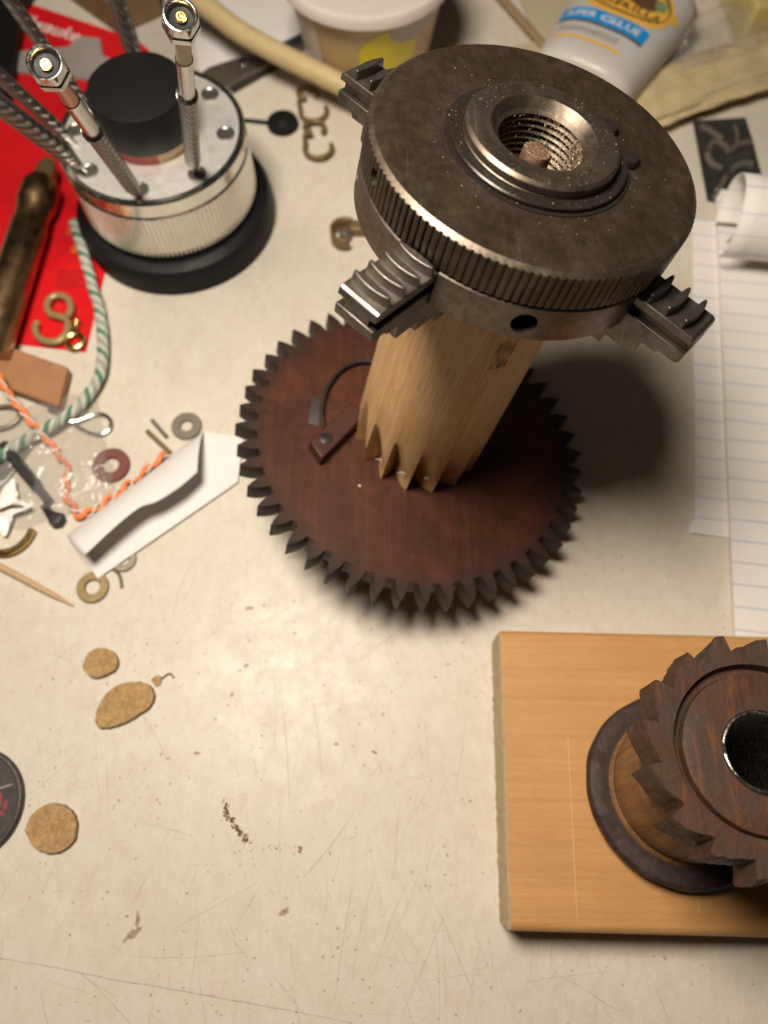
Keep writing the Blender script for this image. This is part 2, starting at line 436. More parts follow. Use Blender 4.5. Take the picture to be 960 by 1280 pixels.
    MAT['chip'] = plain('pale_swarf', (0.36, 0.27, 0.17), 0.55, 0.2, 0.6, 1.6)
    MAT['rust'] = plain('rusty_stub', (0.10, 0.05, 0.028), 0.75, 0.1, 0.35, 0.7, 0.6)
    MAT['pinhole'] = plain('pin_dark', (0.035, 0.03, 0.027), 0.4, 0.4, 0.2)
    # translucent film
    t = NT('clear_film')
    tr = t.n.new('ShaderNodeBsdfTransparent'); tr.inputs[0].default_value = (0.93, 0.92, 0.90, 1)
    mx = t.n.new('ShaderNodeMixShader'); mx.inputs[0].default_value = 0.16
    t.set(color=(0.6, 0.58, 0.56), rough=0.10, spec=0.9)
    t.lk(tr.outputs[0], mx.inputs[1]); t.lk(t.b.outputs[0], mx.inputs[2])
    t.lk(mx.outputs[0], t.n['Material Output'].inputs[0]); MAT['film'] = t.m
    # grime marks: softened over the laminate
    def mark(name, col, a):
        t = NT(name)
        tr = t.n.new('ShaderNodeBsdfTransparent'); mx = t.n.new('ShaderNodeMixShader')
        t.set(color=col, rough=0.7)
        f_ = t.ramp(t.noise(0.5, 4, 0.7), [(0.3, a * 0.25), (0.65, a)])
        t.lk(f_, mx.inputs[0]); t.lk(tr.outputs[0], mx.inputs[1]); t.lk(t.b.outputs[0], mx.inputs[2])
        t.lk(mx.outputs[0], t.n['Material Output'].inputs[0]); return t.m
    MAT['scratch'] = mark('scratch_grime', (0.26, 0.20, 0.135), 0.5)
    MAT['faint'] = mark('faint_scratch', (0.36, 0.285, 0.2), 0.34)
    MAT['stain'] = mark('brown_stain', (0.26, 0.13, 0.05), 0.6)
    # ruled paper
    t = NT('ruled_paper')
    x, y, z = t.sep()
    ph = t.math('FRACT', t.math('ADD', t.math('DIVIDE', y, 8.52), 0.5))
    d = t.math('ABSOLUTE', t.math('SUBTRACT', ph, 0.5))
    ln = t.ramp(d, [(0.022, 0.8), (0.045, 0.0)])
    base = t.ramp(t.noise(0.02, 3), [(0.3, (0.70, 0.665, 0.64)), (0.7, (0.76, 0.73, 0.70))])
    c = t.mix(ln, base, (0.36, 0.39, 0.50)); MAT['ruled'] = t.set(color=c, rough=0.75)
setup_materials()
MAT['copper'] = plain('copper_neck', (0.42, 0.20, 0.11), 0.3, 0.8)
MAT['creamneck'] = plain('cream_neck', (0.50, 0.43, 0.28), 0.4)

# ------------------------------------------------------------------ the bench top
def bench():
    mb = MB().add(grid(lambda u, v: (-700 + 1400 * u, -500 + 1500 * v, 0), 8, 8))
    o = mb.build('workbench_top', MAT['table'], smooth=0)
    o['kind'] = 'structure'; o['label'] = 'worn cream laminate bench top with scratches and brown specks'
    rnd = random.Random(5)
    cnt = [0]
    def strip(mb, pts, w):
        z = 0.03 + cnt[0] * 0.0006; cnt[0] += 1
        n = len(pts); v = []; f = []
        for i, p in enumerate(pts):
            a = Vector(pts[max(i - 1, 0)]); b = Vector(pts[min(i + 1, n - 1)]); t = (b - a).normalized()
            ww = w * (0.35 + 0.65 * math.sin(PI * (0.08 + 0.84 * i / (n - 1)))) * rnd.uniform(0.7, 1.2)
            v += [(p[0] - t.y * ww / 2, p[1] + t.x * ww / 2, z), (p[0] + t.y * ww / 2, p[1] - t.x * ww / 2, z)]
        f = [[2 * i, 2 * i + 1, 2 * i + 3, 2 * i + 2] for i in range(n - 1)]
        mb.add((v, f))
    def wob(a, b, n=9, amp=0.35):
        a = Vector(a[:2]); b = Vector(b[:2]); d = (b - a); nn = Vector((-d.y, d.x)).normalized(); bow = rnd.uniform(-0.03, 0.03) * d.length
        return [tuple(a + d * i / (n - 1) + nn * (rnd.uniform(-amp, amp) * 0.4 + bow * math.sin(PI * i / (n - 1)))) for i in range(n)]
    big = MB(); faint = MB()
    # the long crack near the front edge and the other long scratches
    strip(big, wob((-129.7, -40.3, 0), (-86.4, -46.7, 0), 14, 0.3) + wob((-85.4, -47.0, 0), (-9.7, -58.7, 0), 20, 0.3), 0.32)
    for a, b, w in (((-105.6, -50.6, 0), (-98.4, -65.1, 0), .3), ((-94.1, -45.2, 0), (-74.9, -61.0, 0), .25), ((-26.3, -19.0, 0), (-10.6, -0.4, 0), .35), ((-10.3, -21.8, 0), (-15.2, -52.7, 0), .25),
                    ((-36.5, 41.4, 0), (-31.3, 2.1, 0), .28), ((-25.2, 38.6, 0), (-21.0, 10.9, 0), .25), ((11.6, -17.2, 0), (27.5, -51.6, 0), .25), ((-2.6, -17.2, 0), (-9.9, -48.5, 0), .22),
                    ((-79.7, -40.9, 0), (-42.4, -39.8, 0), .2), ((-79.1, -2.8, 0), (-63.0, -6.5, 0), .2), ((-38.6, -19.5, 0), (-45.5, -30.9, 0), .22), ((13.8, 30.5, 0), (14.9, 14.7, 0), .2),
                    ((5.3, 4.6, 0), (3.4, -14.8, 0), .25), ((32.7, -35.4, 0), (34.9, -50.6, 0), .2), ((54.4, -46.3, 0), (72.9, -56.9, 0), .22), ((82.7, -47.4, 0), (87.0, -61.0, 0), .2)):
        strip(big, wob(a, b, 9), w * .75)
    for k in range(330):
        x = rnd.uniform(-130, 75); y = rnd.uniform(-75, 70) if k % 4 else rnd.uniform(-75, 330)
        L = rnd.choice((3, 5, 8, 14, 25)) * rnd.uniform(.6, 1.3); a = rnd.choice((rnd.gauss(1.5, .35), rnd.uniform(0, PI)))
        strip(faint, wob((x, y), (x + L * math.cos(a), y + L * math.sin(a)), 6, .2), rnd.uniform(.10, .24))
    s1 = big.build('scratch', MAT['scratch'], o, smooth=0, weld=False); s1['kind'] = 'stuff'
    s2 = faint.build('fine_scratch', MAT['faint'], o, smooth=0, weld=False); s2['kind'] = 'stuff'
    # stains: irregular blots
    def blot(mb, c, rx, ry, a=0):
        z = 0.03 + cnt[0] * 0.0006; cnt[0] += 1
        n = 14; v = []
        for k in range(n):
            q = 2 * PI * k / n; r_ = rnd.uniform(.6, 1.15); x = math.cos(q) * rx * r_; y = math.sin(q) * ry * r_
            v.append((c[0] + x * math.cos(a) - y * math.sin(a), c[1] + x * math.sin(a) + y * math.cos(a), z))
        mb.add((v, [list(range(n))]))
    st = MB()
    for p, rx, ry, a in (((-49.0, 70.1, 0), 1.6, .7, 0), ((-43.8, 71.0, 0), .7, .4, 0), ((-63.4, 19.6, 0), 1.1, .6, 0), ((-48.8, 49.2, 0), 1.0, .5, .6), ((-50.9, 47.5, 0), .7, .4, .3), ((-53.2, 39.2, 0), .5, 1.1, -.4),
                         ((-16.4, 22.5, 0), .8, .5, 0), ((-3.3, 19.9, 0), 1.2, .5, -.4), ((-79.2, -35.0, 0), 3.5, 1.2, .6), ((-77.9, -30.9, 0), .8, 3.0, 0), ((22.7, 49.8, 0), .8, .4, .3),
                         ((41.6, 343.9, 0), 6, 4, 0), ((-31.7, -28.7, 0), 2.2, 1.0, .5)):
        blot(st, p, rx, ry, a)
    for k in range(260):
        x = rnd.uniform(-130, 90); y = rnd.uniform(-80, 75) if k % 3 else rnd.uniform(-70, 260)
        s = rnd.uniform(.15, .42); blot(st, (x, y), s * rnd.uniform(.7, 2), s, rnd.uniform(0, PI))
    s3 = st.build('stain', MAT['stain'], o, smooth=0, weld=False); s3['kind'] = 'stuff'
    # crumbs and shavings that stand off the surface
    cr = MB()
    def crumb(c, s):
        M = Matrix.Translation((c[0], c[1], s * .35)) @ Matrix.Rotation(rnd.uniform(0, PI), 4, 'Z') @ Matrix.Diagonal((s * rnd.uniform(.7, 1.9), s * rnd.uniform(.6, 1.0), s * .6, 1))
        v = [(1, 0, -.5), (.2, .9, -.5), (-.9, .4, -.5), (-.6, -.8, -.5), (.4, -.9, -.5), (.1, .1, .7), (-.3, -.2, .6)]
        cr.add((v, [[0, 1, 5], [1, 2, 6, 5], [2, 3, 6], [3, 4, 6], [4, 0, 5, 6], [4, 3, 2, 1, 0]]), 0, M)
    A_ = [(-53.3, 5.1, 0), (-52.1, 2.1, 0), (-52.7, 0.6, 0), (-50.7, -1.3, 0), (-49.0, -3.1, 0), (-47.8, -5.2, 0), (-46.2, -6.7, 0), (-44.2, -8.4, 0)]
    for i in range(len(A_) - 1):
        for k in range(12):
            q = rnd.random(); crumb([A_[i][j] + (A_[i + 1][j] - A_[i][j]) * q + rnd.gauss(0, .55) for j in (0, 1)], rnd.uniform(.2, .62))
    for k in range(26):
        q = rnd.random(); a = (-44.2, -8.9, 0); b = (-26.6, -11.0, 0); crumb([a[j] + (b[j] - a[j]) * q + rnd.gauss(0, .9) for j in (0, 1)], rnd.uniform(.12, .3))
    for k in range(6): crumb([(-27.4, -10.3, 0)[j] + rnd.gauss(0, .35) + (k - 3) * (.12, .45)[j] for j in (0, 1)], .35)
    for k in range(70): crumb((rnd.uniform(-130, 120), rnd.uniform(-75, 250)), rnd.uniform(.12, .3))
    o2 = cr.build('bench_crumbs', MAT['crumb'], smooth=0, weld=False)
    o2['kind'] = 'stuff'; o2['label'] = 'brown wood crumbs trailing across the bare bench top'; o2['category'] = 'crumbs'
MAT['palestick'] = plain('pale_fibre', (0.66, 0.50, 0.29), 0.7)
MAT['slotwood'] = plain('dark_slot_wood', (0.045, 0.038, 0.03), 0.6)  # darker wood colour of the slot beside the spring
bench()

# ------------------------------------------------------------------ lathe chuck, oak arbor and wooden wheel share one tilted axis
AX = Vector((0.19541641, 0.11867255, 0.97351387)).normalized()
AU = Vector((1, 0, 0)); AU = (AU - AX * AU.dot(AX)).normalized(); AV = AX.cross(AU)
CT = Vector((35.27614, 141.87098, 140.37764))          # centre of the chuck's back face
def on_axis(t): return CT - AX * t

def chuck():
    B0 = 20.6
    root = empty('lathe_chuck', M=frame(on_axis(B0), AU, AV, AX))
    tag(root, 'browned steel lathe chuck with knurled ring, gripping the oak cylinder', 'chuck')
    Z = lambda t: B0 - t
    # knurled scroll ring
    NG = 132; SPG = 8; seg = NG * SPG
    gd = [0, 0, .12, 1, 1, .12, 0, 0]
    rnd = random.Random(3)
    depth = [rnd.uniform(.42, .68) for _ in range(NG)]
    grooved = {4, 5, 6}
    def rf(i, a, r):
        if i in grooved:
            k = int(round(a / (2 * PI) * seg)) % seg
            return r - gd[k % SPG] * depth[k // SPG]
        return r
    prof = [(19.0, Z(0)), (30, Z(0)), (38.3, Z(0)), (39.25, Z(0.75)), (39.5, Z(1.0)), (39.5, Z(5)), (39.5, Z(9.6)), (39.0, Z(9.9)), (38.6, Z(10.25)), (19.0, Z(10.25))]
    ring = MB().add(lathe(prof, seg, rf, close=True))
    o = ring.build('scroll_ring', [MAT['chuck_face'], MAT['knurl'], MAT['edge']], root, smooth=28)
    cut = MB()
    a = R(-160.7)
    cut.add(lathe([(0, 0), (2.0, 0), (2.0, 14), (0, 14)], 24), 0, Matrix.Translation((32 * math.cos(a), 32 * math.sin(a), Z(5))) @ Matrix.Rotation(a, 4, 'Z') @ Matrix.Rotation(PI / 2, 4, 'Y'))
    boolean_cut(o, cut)
    for p in o.data.polygons:
        c = p.center / MM; r_ = math.hypot(c.x, c.y); n = p.normal
        p.material_index = 0 if n.z > .9 else (2 if (n.z > .35 and r_ > 38) else 1)
    # jaw body
    prof = [(24, Z(10.35)), (39.1, Z(10.35)), (39.45, Z(10.7)), (39.45, Z(19.9)), (38.8, Z(20.6)), (24, Z(20.6))]
    bo = MB().add(lathe(prof, 160, close=True)).build('jaw_body', MAT['body'], root, smooth=28)
    cut = MB()
    for a_ in (-91.9, -1.9, 88.1, 178.1):
        a = R(a_)
        cut.add(lathe([(0, 0), (3.05, 0), (3.05, 20), (0, 20)], 32), 0, Matrix.Translation((27 * math.cos(a), 27 * math.sin(a), Z(15.3))) @ Matrix.Rotation(a, 4, 'Z') @ Matrix.Rotation(PI / 2, 4, 'Y'))
    for k in range(4):
        a = R(-132 + 90 * k)
        cut.add(box(20, 45, -5.75, 5.75, Z(21.5), Z(10.0)), 0, Matrix.Rotation(a, 4, 'Z'))
    boolean_cut(bo, cut)
    # hub with threaded bore
    prof = [(18.35, Z(1)), (18.35, Z(-1.5)), (18.0, Z(-1.8)), (18.35, Z(-2.0)), (18.35, Z(-3.5)), (17.6, Z(-4.2)), (15.2, Z(-4.3)), (14.8, Z(-4.2)), (12.7, Z(-4.22)), (11.25, Z(-2.5)), (11.1, Z(-2.3))]
    t = -2.3
    while t < 13:
        prof += [(11.2, Z(t)), (11.0, Z(t + .15)), (10.1, Z(t + .75)), (10.1, Z(t + .9)), (11.05, Z(t + 1.5))]; t += 1.6
    prof += [(10.9, Z(13.6)), (0, Z(13.6))]
    MB().add(lathe(prof, 112)).build('hub', MAT['hub'], root, smooth=18)
    # retaining ring with its two lugs
    rr = MB().add(lathe([(18.5, Z(-.35)), (21.1, Z(-.35)), (21.25, Z(-.6)), (21.25, Z(-1.2)), (20.9, Z(-1.45)), (18.5, Z(-1.45))], 120, None, R(29), R(29 + 337), True))
    o = rr.build('retaining_ring', MAT['blackring'], root, smooth=30)
    for a_, sz in ((32, 1.0), (3, 1.15)):
        lug = MB().add(prism([(-2.4, -3.2 * sz), (1.6, -2.6 * sz), (2.8 * sz, -1.2), (3.2 * sz, .8), (2.0, 2.4 * sz), (-2.4, 3.0 * sz)], Z(-.25), Z(-1.75), .86), 0,
                       Matrix.Rotation(R(a_), 4, 'Z') @ Matrix.Translation((21.4, 0, 0)))
        lug.build('ring_lug', MAT['blackring'], o, smooth=30, bevel=.25).parent = o
    inner = MB().add(lathe([(18.4, Z(-.05)), (22.3, Z(-.05)), (22.3, Z(-.3)), (18.4, Z(-.3))], 120, close=True)).build('ring_seat', MAT['blackring'], root, smooth=30)
    # jaws
    prof_top = MB()
    def sec(y0, y1, poly, mb):       # extrude an x-z outline along y
        v, f = prism(poly, y0, y1)
        mb.add(([(p[0], p[2], p[1]) for p in v], f))
    jaw = MB()
    ti = Z(11.2)
    sec(-5.5, 5.5, [(23.2, ti), (57.6, ti), (58.4, ti - .5), (58.7, Z(13.4)), (23.2, Z(13.4))], jaw)
    sec(-3.6, 3.6, [(23.2, Z(13.2)), (58.3, Z(13.2)), (58.3, Z(16.4)), (23.2, Z(16.4))], jaw)
    sec(-5.5, 5.5, [(23.2, Z(16.2)), (58.6, Z(16.2)), (58.6, Z(18.9)), (57.9, Z(19.6)), (53.4, Z(19.6)), (53.0, Z(20.7)), (49.0, Z(20.7)), (49.0, Z(24.6)), (48.2, Z(25.4)), (40.5, Z(25.4)),
                    (40.5, Z(28.5)), (33, Z(28.5)), (33, Z(31)), (23.2, Z(31))], jaw)
    jm = None
    tooth = MB()
    def lens(rc, bulge_o, bulge_i, z0, z1, mb):
        n = 12; po = []
        for k in range(n + 1):
            y = -5.35 + 10.7 * k / n; s = 1 - (y / 5.35) ** 2
            po.append((rc + .35 + bulge_o * s, y))
        for k in range(n + 1):
            y = 5.35 - 10.7 * k / n; s = 1 - (y / 5.35) ** 2
            po.append((rc - .35 - bulge_i * s, y))
        mb.add(prism(po, z0, z1, .93))
    lens(0, 1.0, .5, ti - .2, Z(8.75), tooth)
    tme = tooth.mesh('scroll_tooth', 30); tme.materials.append(MAT['jaw'])
    for k in range(4):
        a = R(-132 + 90 * k)
        if jm is None:
            j = jaw.build('jaw', MAT['jaw'], root, smooth=30, bevel=.28); jm = j.data
        else:
            j = bpy.data.objects.new('jaw', jm); COL.objects.link(j); j.parent = root
            b = j.modifiers.new('bevel', 'BEVEL'); b.width = .28 * MM; b.segments = 2; b.limit_method = 'ANGLE'; b.angle_limit = R(40)
        j.rotation_euler = (0, 0, a)
        off = (0, -3.2, -5, -3.4)[k]
        j.location = (off * math.cos(a) * MM, off * math.sin(a) * MM, 0)
        for q in range(4):
            to = bpy.data.objects.new('scroll_tooth', tme); COL.objects.link(to); to.parent = j
            to.location = ((40.6 + 4.7 * q + (0, -.6, 0, -.5)[k]) * MM, 0, 0)
            b = to.modifiers.new('bevel', 'BEVEL'); b.width = .2 * MM; b.segments = 2; b.limit_method = 'ANGLE'; b.angle_limit = R(40)
    # swarf caked into the bore and sprinkled over the face
    rnd = random.Random(8); sw = MB()
    def flake(p, s, up):
        M = Matrix.Translation(p) @ Matrix.Rotation(rnd.uniform(0, 6.3), 4, 'Z') @ Matrix.Rotation(rnd.gauss(0, .5), 4, 'X') @ Matrix.Rotation(up, 4, 'Y') @ Matrix.Diagonal((s * rnd.uniform(.6, 2.2), s * rnd.uniform(.5, 1), s * .35, 1))
        v = [(1, 0, -.5), (.1, .9, -.5), (-1, .2, -.5), (-.2, -.9, -.5), (.1, .1, .7)]
        sw.add((v, [[0, 1, 4], [1, 2, 4], [2, 3, 4], [3, 0, 4], [3, 2, 1, 0]]), 0, M)
    for k in range(900):
        a = R(rnd.gauss(10, 46)); t = abs(rnd.gauss(0, 3.6)) - 1.6
        if t > 9: continue
        flake((10.1 * math.cos(a) + rnd.gauss(0, .25), 10.1 * math.sin(a) + rnd.gauss(0, .25), Z(t)), rnd.uniform(.06, .24), rnd.uniform(0, 3))
    for k in range(700):
        a = rnd.uniform(-.9, 1.2); r_ = rnd.uniform(5.5, 10); flake((r_ * math.cos(a), r_ * math.sin(a), Z(7.5 - (r_ - 5.5) * .8 + rnd.gauss(0, .5))), rnd.uniform(.07, .28), rnd.uniform(0, 3))
    for k in range(160):
        a = rnd.uniform(0, 6.28); r_ = math.sqrt(rnd.random()) * 3.2; flake((r_ * math.cos(a), r_ * math.sin(a), Z(.5)), rnd.uniform(.07, .22), 0)
    for k in range(70):
        a = rnd.uniform(0, 6.28); r_ = rnd.uniform(12.8, 17.5); flake((r_ * math.cos(a), r_ * math.sin(a), Z(-4.32)), rnd.uniform(.07, .17), 0)
    for k in range(150):
        a = rnd.uniform(0, 6.28); r_ = 18.6 + abs(rnd.gauss(0, 5)); 
        if r_ < 38: flake((r_ * math.cos(a), r_ * math.sin(a), Z(-.06 if r_ > 22.4 else -1.5 if r_ < 21 else -.35)), rnd.uniform(.06, .17), 0)
    o = sw.build('metal_swarf', MAT['chip'], None, smooth=0, weld=False); o.matrix_world = root.matrix_world.copy()
    o['kind'] = 'stuff'; o['label'] = 'pale chips and dust caked in the threaded bore of the chuck'; o['category'] = 'swarf'
chuck()

def oak_arbor():
    TB = 120.95
    root = empty('oak_arbor', M=frame(on_axis(TB), AU, AV, AX))
    tag(root, 'freshly turned oak cylinder with saw-tooth notches cut round its lower end', 'wooden cylinder')
    NT_ = 15; SP = 20; seg = NT_ * SP
    zs = [0, 1.5, 3, 5, 7, 9, 11, 13, 15, 17, 19, 21, 23, 25, 40, 70, 95, 108.5]
    def rad(i, a, r):
        z = zs[i]
        d = 7.6 * (1 if z < 6 else max(0, 1 - (z - 6) / 18.5))
        p = ((a - R(-100)) / (2 * PI) * NT_) % 1.0
        lim = max(.001, d / 7.6)
        # the notch narrows as the cutter runs out
        w = .35 + .65 * lim
        q = p / w
        if q >= 1: s = 0
        elif q < .07: s = q / .07
        else: s = 1 - (q - .07) / .93
        return r - d * s
    prof = [(23.0, z) for z in zs]
    mb = MB().add(lathe([(0, 0)] + prof + [(0, 108.5)], seg, lambda i, a, r: rad(i - 1, a, r) if 0 < i <= len(zs) else r))
    mb.build('barrel', MAT['oak'], root, smooth=24)
    st = MB().add(lathe([(0, 107), (3.5, 107), (3.5, 119.4), (3.1, 120.2), (2.2, 120.5), (0, 120.3)], 28, lambda i, a, r: r * (1 + .07 * math.sin(3 * a + i))))
    st.build('arbor_end', MAT['rust'], root, smooth=40)
    # raised burrs and torn fibres at the cutter run-outs
    rnd = random.Random(2)
    for k, a_ in enumerate((-136, -112, -88, -64)):
        a = R(a_ + 2); r_ = 22.2
        pts = [(r_ * math.cos(a + d_), r_ * math.sin(a + d_), 8.5 + 1.2 * math.sin(d_ * 20 + k) - abs(d_) * 10) for d_ in (-.05, -.02, .02, .06)]
        MB().add(tube(smooth_path(pts, 3), .17, 5)).build('burr', MAT['ropewhite'], root)
    # bruised dark dents where the jaws bit
    MB().add(grid(lambda u, v: ((23.04) * math.cos(R(-83 + 13 * u)), 23.04 * math.sin(R(-83 + 13 * u)), 69 + 12 * v + 1.5 * u), 8, 8)).build('bruise', MAT['bruise'], root)
_t = NT('bruised_oak'); _n = _t.noise(0.8, 6, .75, _t.scaled((1, 1, .25)))
_tr = _t.n.new('ShaderNodeBsdfTransparent'); _mx = _t.n.new('ShaderNodeMixShader')
_t.set(color=(0.10, 0.05, 0.02), rough=.7); _t.lk(_t.ramp(_n, [(0.44, 0.0), (0.60, 0.55)]), _mx.inputs[0]); _t.lk(_tr.outputs[0], _mx.inputs[1]); _t.lk(_t.b.outputs[0], _mx.inputs[2])
_t.lk(_mx.outputs[0], _t.n['Material Output'].inputs[0]); MAT['bruise'] = _t.m
oak_arbor()

def wheel():
    TG = 121.05; TH = 7.6
    root = empty('wooden_gear', M=frame(on_axis(TG), AU, AV, AX))
    tag(root, 'red-stained wooden gear wheel with dark pointed teeth under the oak cylinder', 'gear')
    N = 48
    # phase: one tip known on the left rim
    dirw = Vector((-21.9, 182.8, 22.6)) - on_axis(TG)
    ph = math.atan2(dirw.dot(AV), dirw.dot(AU))
    rnd = random.Random(9)
    half = PI / N
    out = []
    for k in range(N):
        a = ph + 2 * PI * k / N
        j = rnd.uniform(-.004, .004); rt = 64.6 + rnd.uniform(-.5, .3)
        w = rnd.uniform(.94, 1.06)
        out += [(57.0 + rnd.uniform(-.3, .3), a - half * 1.0), (57.2, a - half * .60), (60.4, a - half * .47 * w + j), (62.4, a - half * .29 * w + j), (rt, a - half * .045 + j), (rt, a + half * .045 + j), (62.4, a + half * .29 * w + j), (60.4, a + half * .47 * w + j), (57.2, a + half * .60)]
    m = len(out)
    v = []; f = []
    bevel = .35
    rings = [(0, 0, 0), (30, 0, 0), (None, 0, -bevel), (None, -bevel, 0), (None, -TH + bevel, 0), (None, -TH, -bevel), (30, -TH, 0), (0, -TH, 0)]
    for (rr, z, dr) in rings:
        for (r_, a) in out:
            q = rr if rr is not None else r_ + dr
            v.append((q * math.cos(a), q * math.sin(a), z))
    for i in range(len(rings) - 1):
        for k in range(m):
            k2 = (k + 1) % m
            f.append([i * m + k, i * m + k2, (i + 1) * m + k2, (i + 1) * m + k])
    mb = MB(); mb.add((v, f)); mb.build('toothed_disc', MAT['wheel'], root, smooth=25)
    # click (pawl), its pin, spring and the slot it came from
    ck = MB().add(prism([(-39.2, -9.3), (-34.6, -16.1), (-18.5, 6.0), (-24.8, 9.6)], 0.05, 5.0, .97))
    c = ck.build('click', MAT['click'], root, smooth=25, bevel=.5)
    pin = MB().add(lathe([(0, 5.45), (1.9, 5.45), (2.3, 5.2), (2.3, 4.6)], 28), 0, Matrix.Translation((-33.3, -7.4, 0)))
    pin.build('click_pin', MAT['pinhole'], c, smooth=40)
    sp = [(-34.0, -1.2, 2), (-34.6, 3, 2), (-34.9, 7, 2), (-34.4, 11.9, 2), (-33.4, 16.5, 2), (-31.8, 20.4, 2), (-29.6, 24.4, 2), (-26.7, 27.8, 2), (-23.4, 30, 2), (-19.9, 31.2, 2), (-14, 31.6, 2)]
    MB().add(tube(smooth_path(sp, 4), .75, 8)).build('click_spring', MAT['iron'], root)
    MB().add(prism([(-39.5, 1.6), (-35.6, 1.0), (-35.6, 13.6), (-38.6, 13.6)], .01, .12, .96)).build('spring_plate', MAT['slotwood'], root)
    MB().add(lathe([(0, .2), (.4, .2), (.4, -1)], 12), 0, Matrix.Translation((-20.5, -22.2, 0))).build('nail', MAT['whiteprint'], root)
    # steel pivot under the wheel that it leans on
    L = (on_axis(TG + TH).z) / AX.z
    MB().add(lathe([(0, -TH + .5), (3.0, -TH + .5), (3.0, -TH - L + 1.6), (0, -TH - L + 1.4)], 24)).build('pivot', MAT['iron'], root)
wheel()

# ------------------------------------------------------------------ pine board and the old ratchet drum on it
def board():
    M = frame((37.0, -31.8, 0), (math.cos(R(-1.3)), math.sin(R(-1.3)), 0), (-math.sin(R(-1.3)), math.cos(R(-1.3)), 0), (0, 0, 1))
    mb = MB()
    ny = 60
    rnd = random.Random(4)
    W = 89.4; Tk = 20.5; Lx = 125.0
    # profile of the long edges (y,z), eased corners
    e = []
    for k in range(7):
        q = PI / 2 * k / 6; e.append((1.8 * (1 - math.sin(q)), Tk - 1.8 * (1 - math.cos(q))))
    e = [(2.8 - 2.8 * math.cos(PI / 2 * k / 6), Tk - 2.8 + 2.8 * math.sin(PI / 2 * k / 6)) for k in range(7)]
    prof = [(0.3, 0), (0, .8)] + e + [(W * i / 30, Tk) for i in range(1, 30)] + [(W - y, z) for y, z in e[::-1]] + [(W, .8), (W - .3, 0)]
    xs = [0, 2, 6, 20, 60, 100, Lx]
    n = len(prof)
    v = []; f = []
    jag = [0.6 * mnoise.noise(Vector((y * .35, z * .2, 3))) + .35 * mnoise.noise(Vector((y * 1.7, z, 7))) for y, z in prof]
    for x in xs:
        for i, (y, z) in enumerate(prof):
            v.append((x + (jag[i] * .35 if x == 0 else 0), y, z))
    for i in range(len(xs) - 1):
        for k in range(n):
            k2 = (k + 1) % n
            f.append([i * n + k, i * n + k2, (i + 1) * n + k2, (i + 1) * n + k])
    f.append([(len(xs) - 1) * n + k for k in range(n)])
    mb.add((v, f))
    root = empty('pine_board', M=M)
    tag(root, 'short planed pine board lying flat under the old ratchet drum', 'board')
    o = mb.build('plank', MAT['pine'], root, smooth=40)
    # sawn end: a torn surface a little proud of the end
    def endf(u, v_):
        y = .4 + (W - .8) * u; z = (Tk - .25) * v_
        if v_ > .9: z -= .4 * max(0, (1.8 - min(y, W - y))) 
        fuzz = (1 - v_) * .7 + .35
        x = -(.35 + fuzz * (.7 * abs(mnoise.noise(Vector((y * .31, z * .25, 1)))) + .35 * abs(mnoise.noise(Vector((y * 1.3, z * .5, 5))))))
        if v_ == 1: x = .25
        return (x, y, z)
    MB().add(grid(endf, 150, 12)).build('sawn_end', MAT['pine_end'], root, smooth=60)
    # knife line scored across the face
    MB().add(grid(lambda u, v_: (19.4 + .12 * u + .6 * v_, 4 + 51 * v_, Tk + .03), 1, 20)).build('scored_line', MAT['palestick'], root)
    MB().add(grid(lambda u, v_: (55.2 + .12 * u + .2 * v_, 6 + 9 * v_, Tk + .03), 1, 8)).build('scored_line', MAT['palestick'], root)
board()

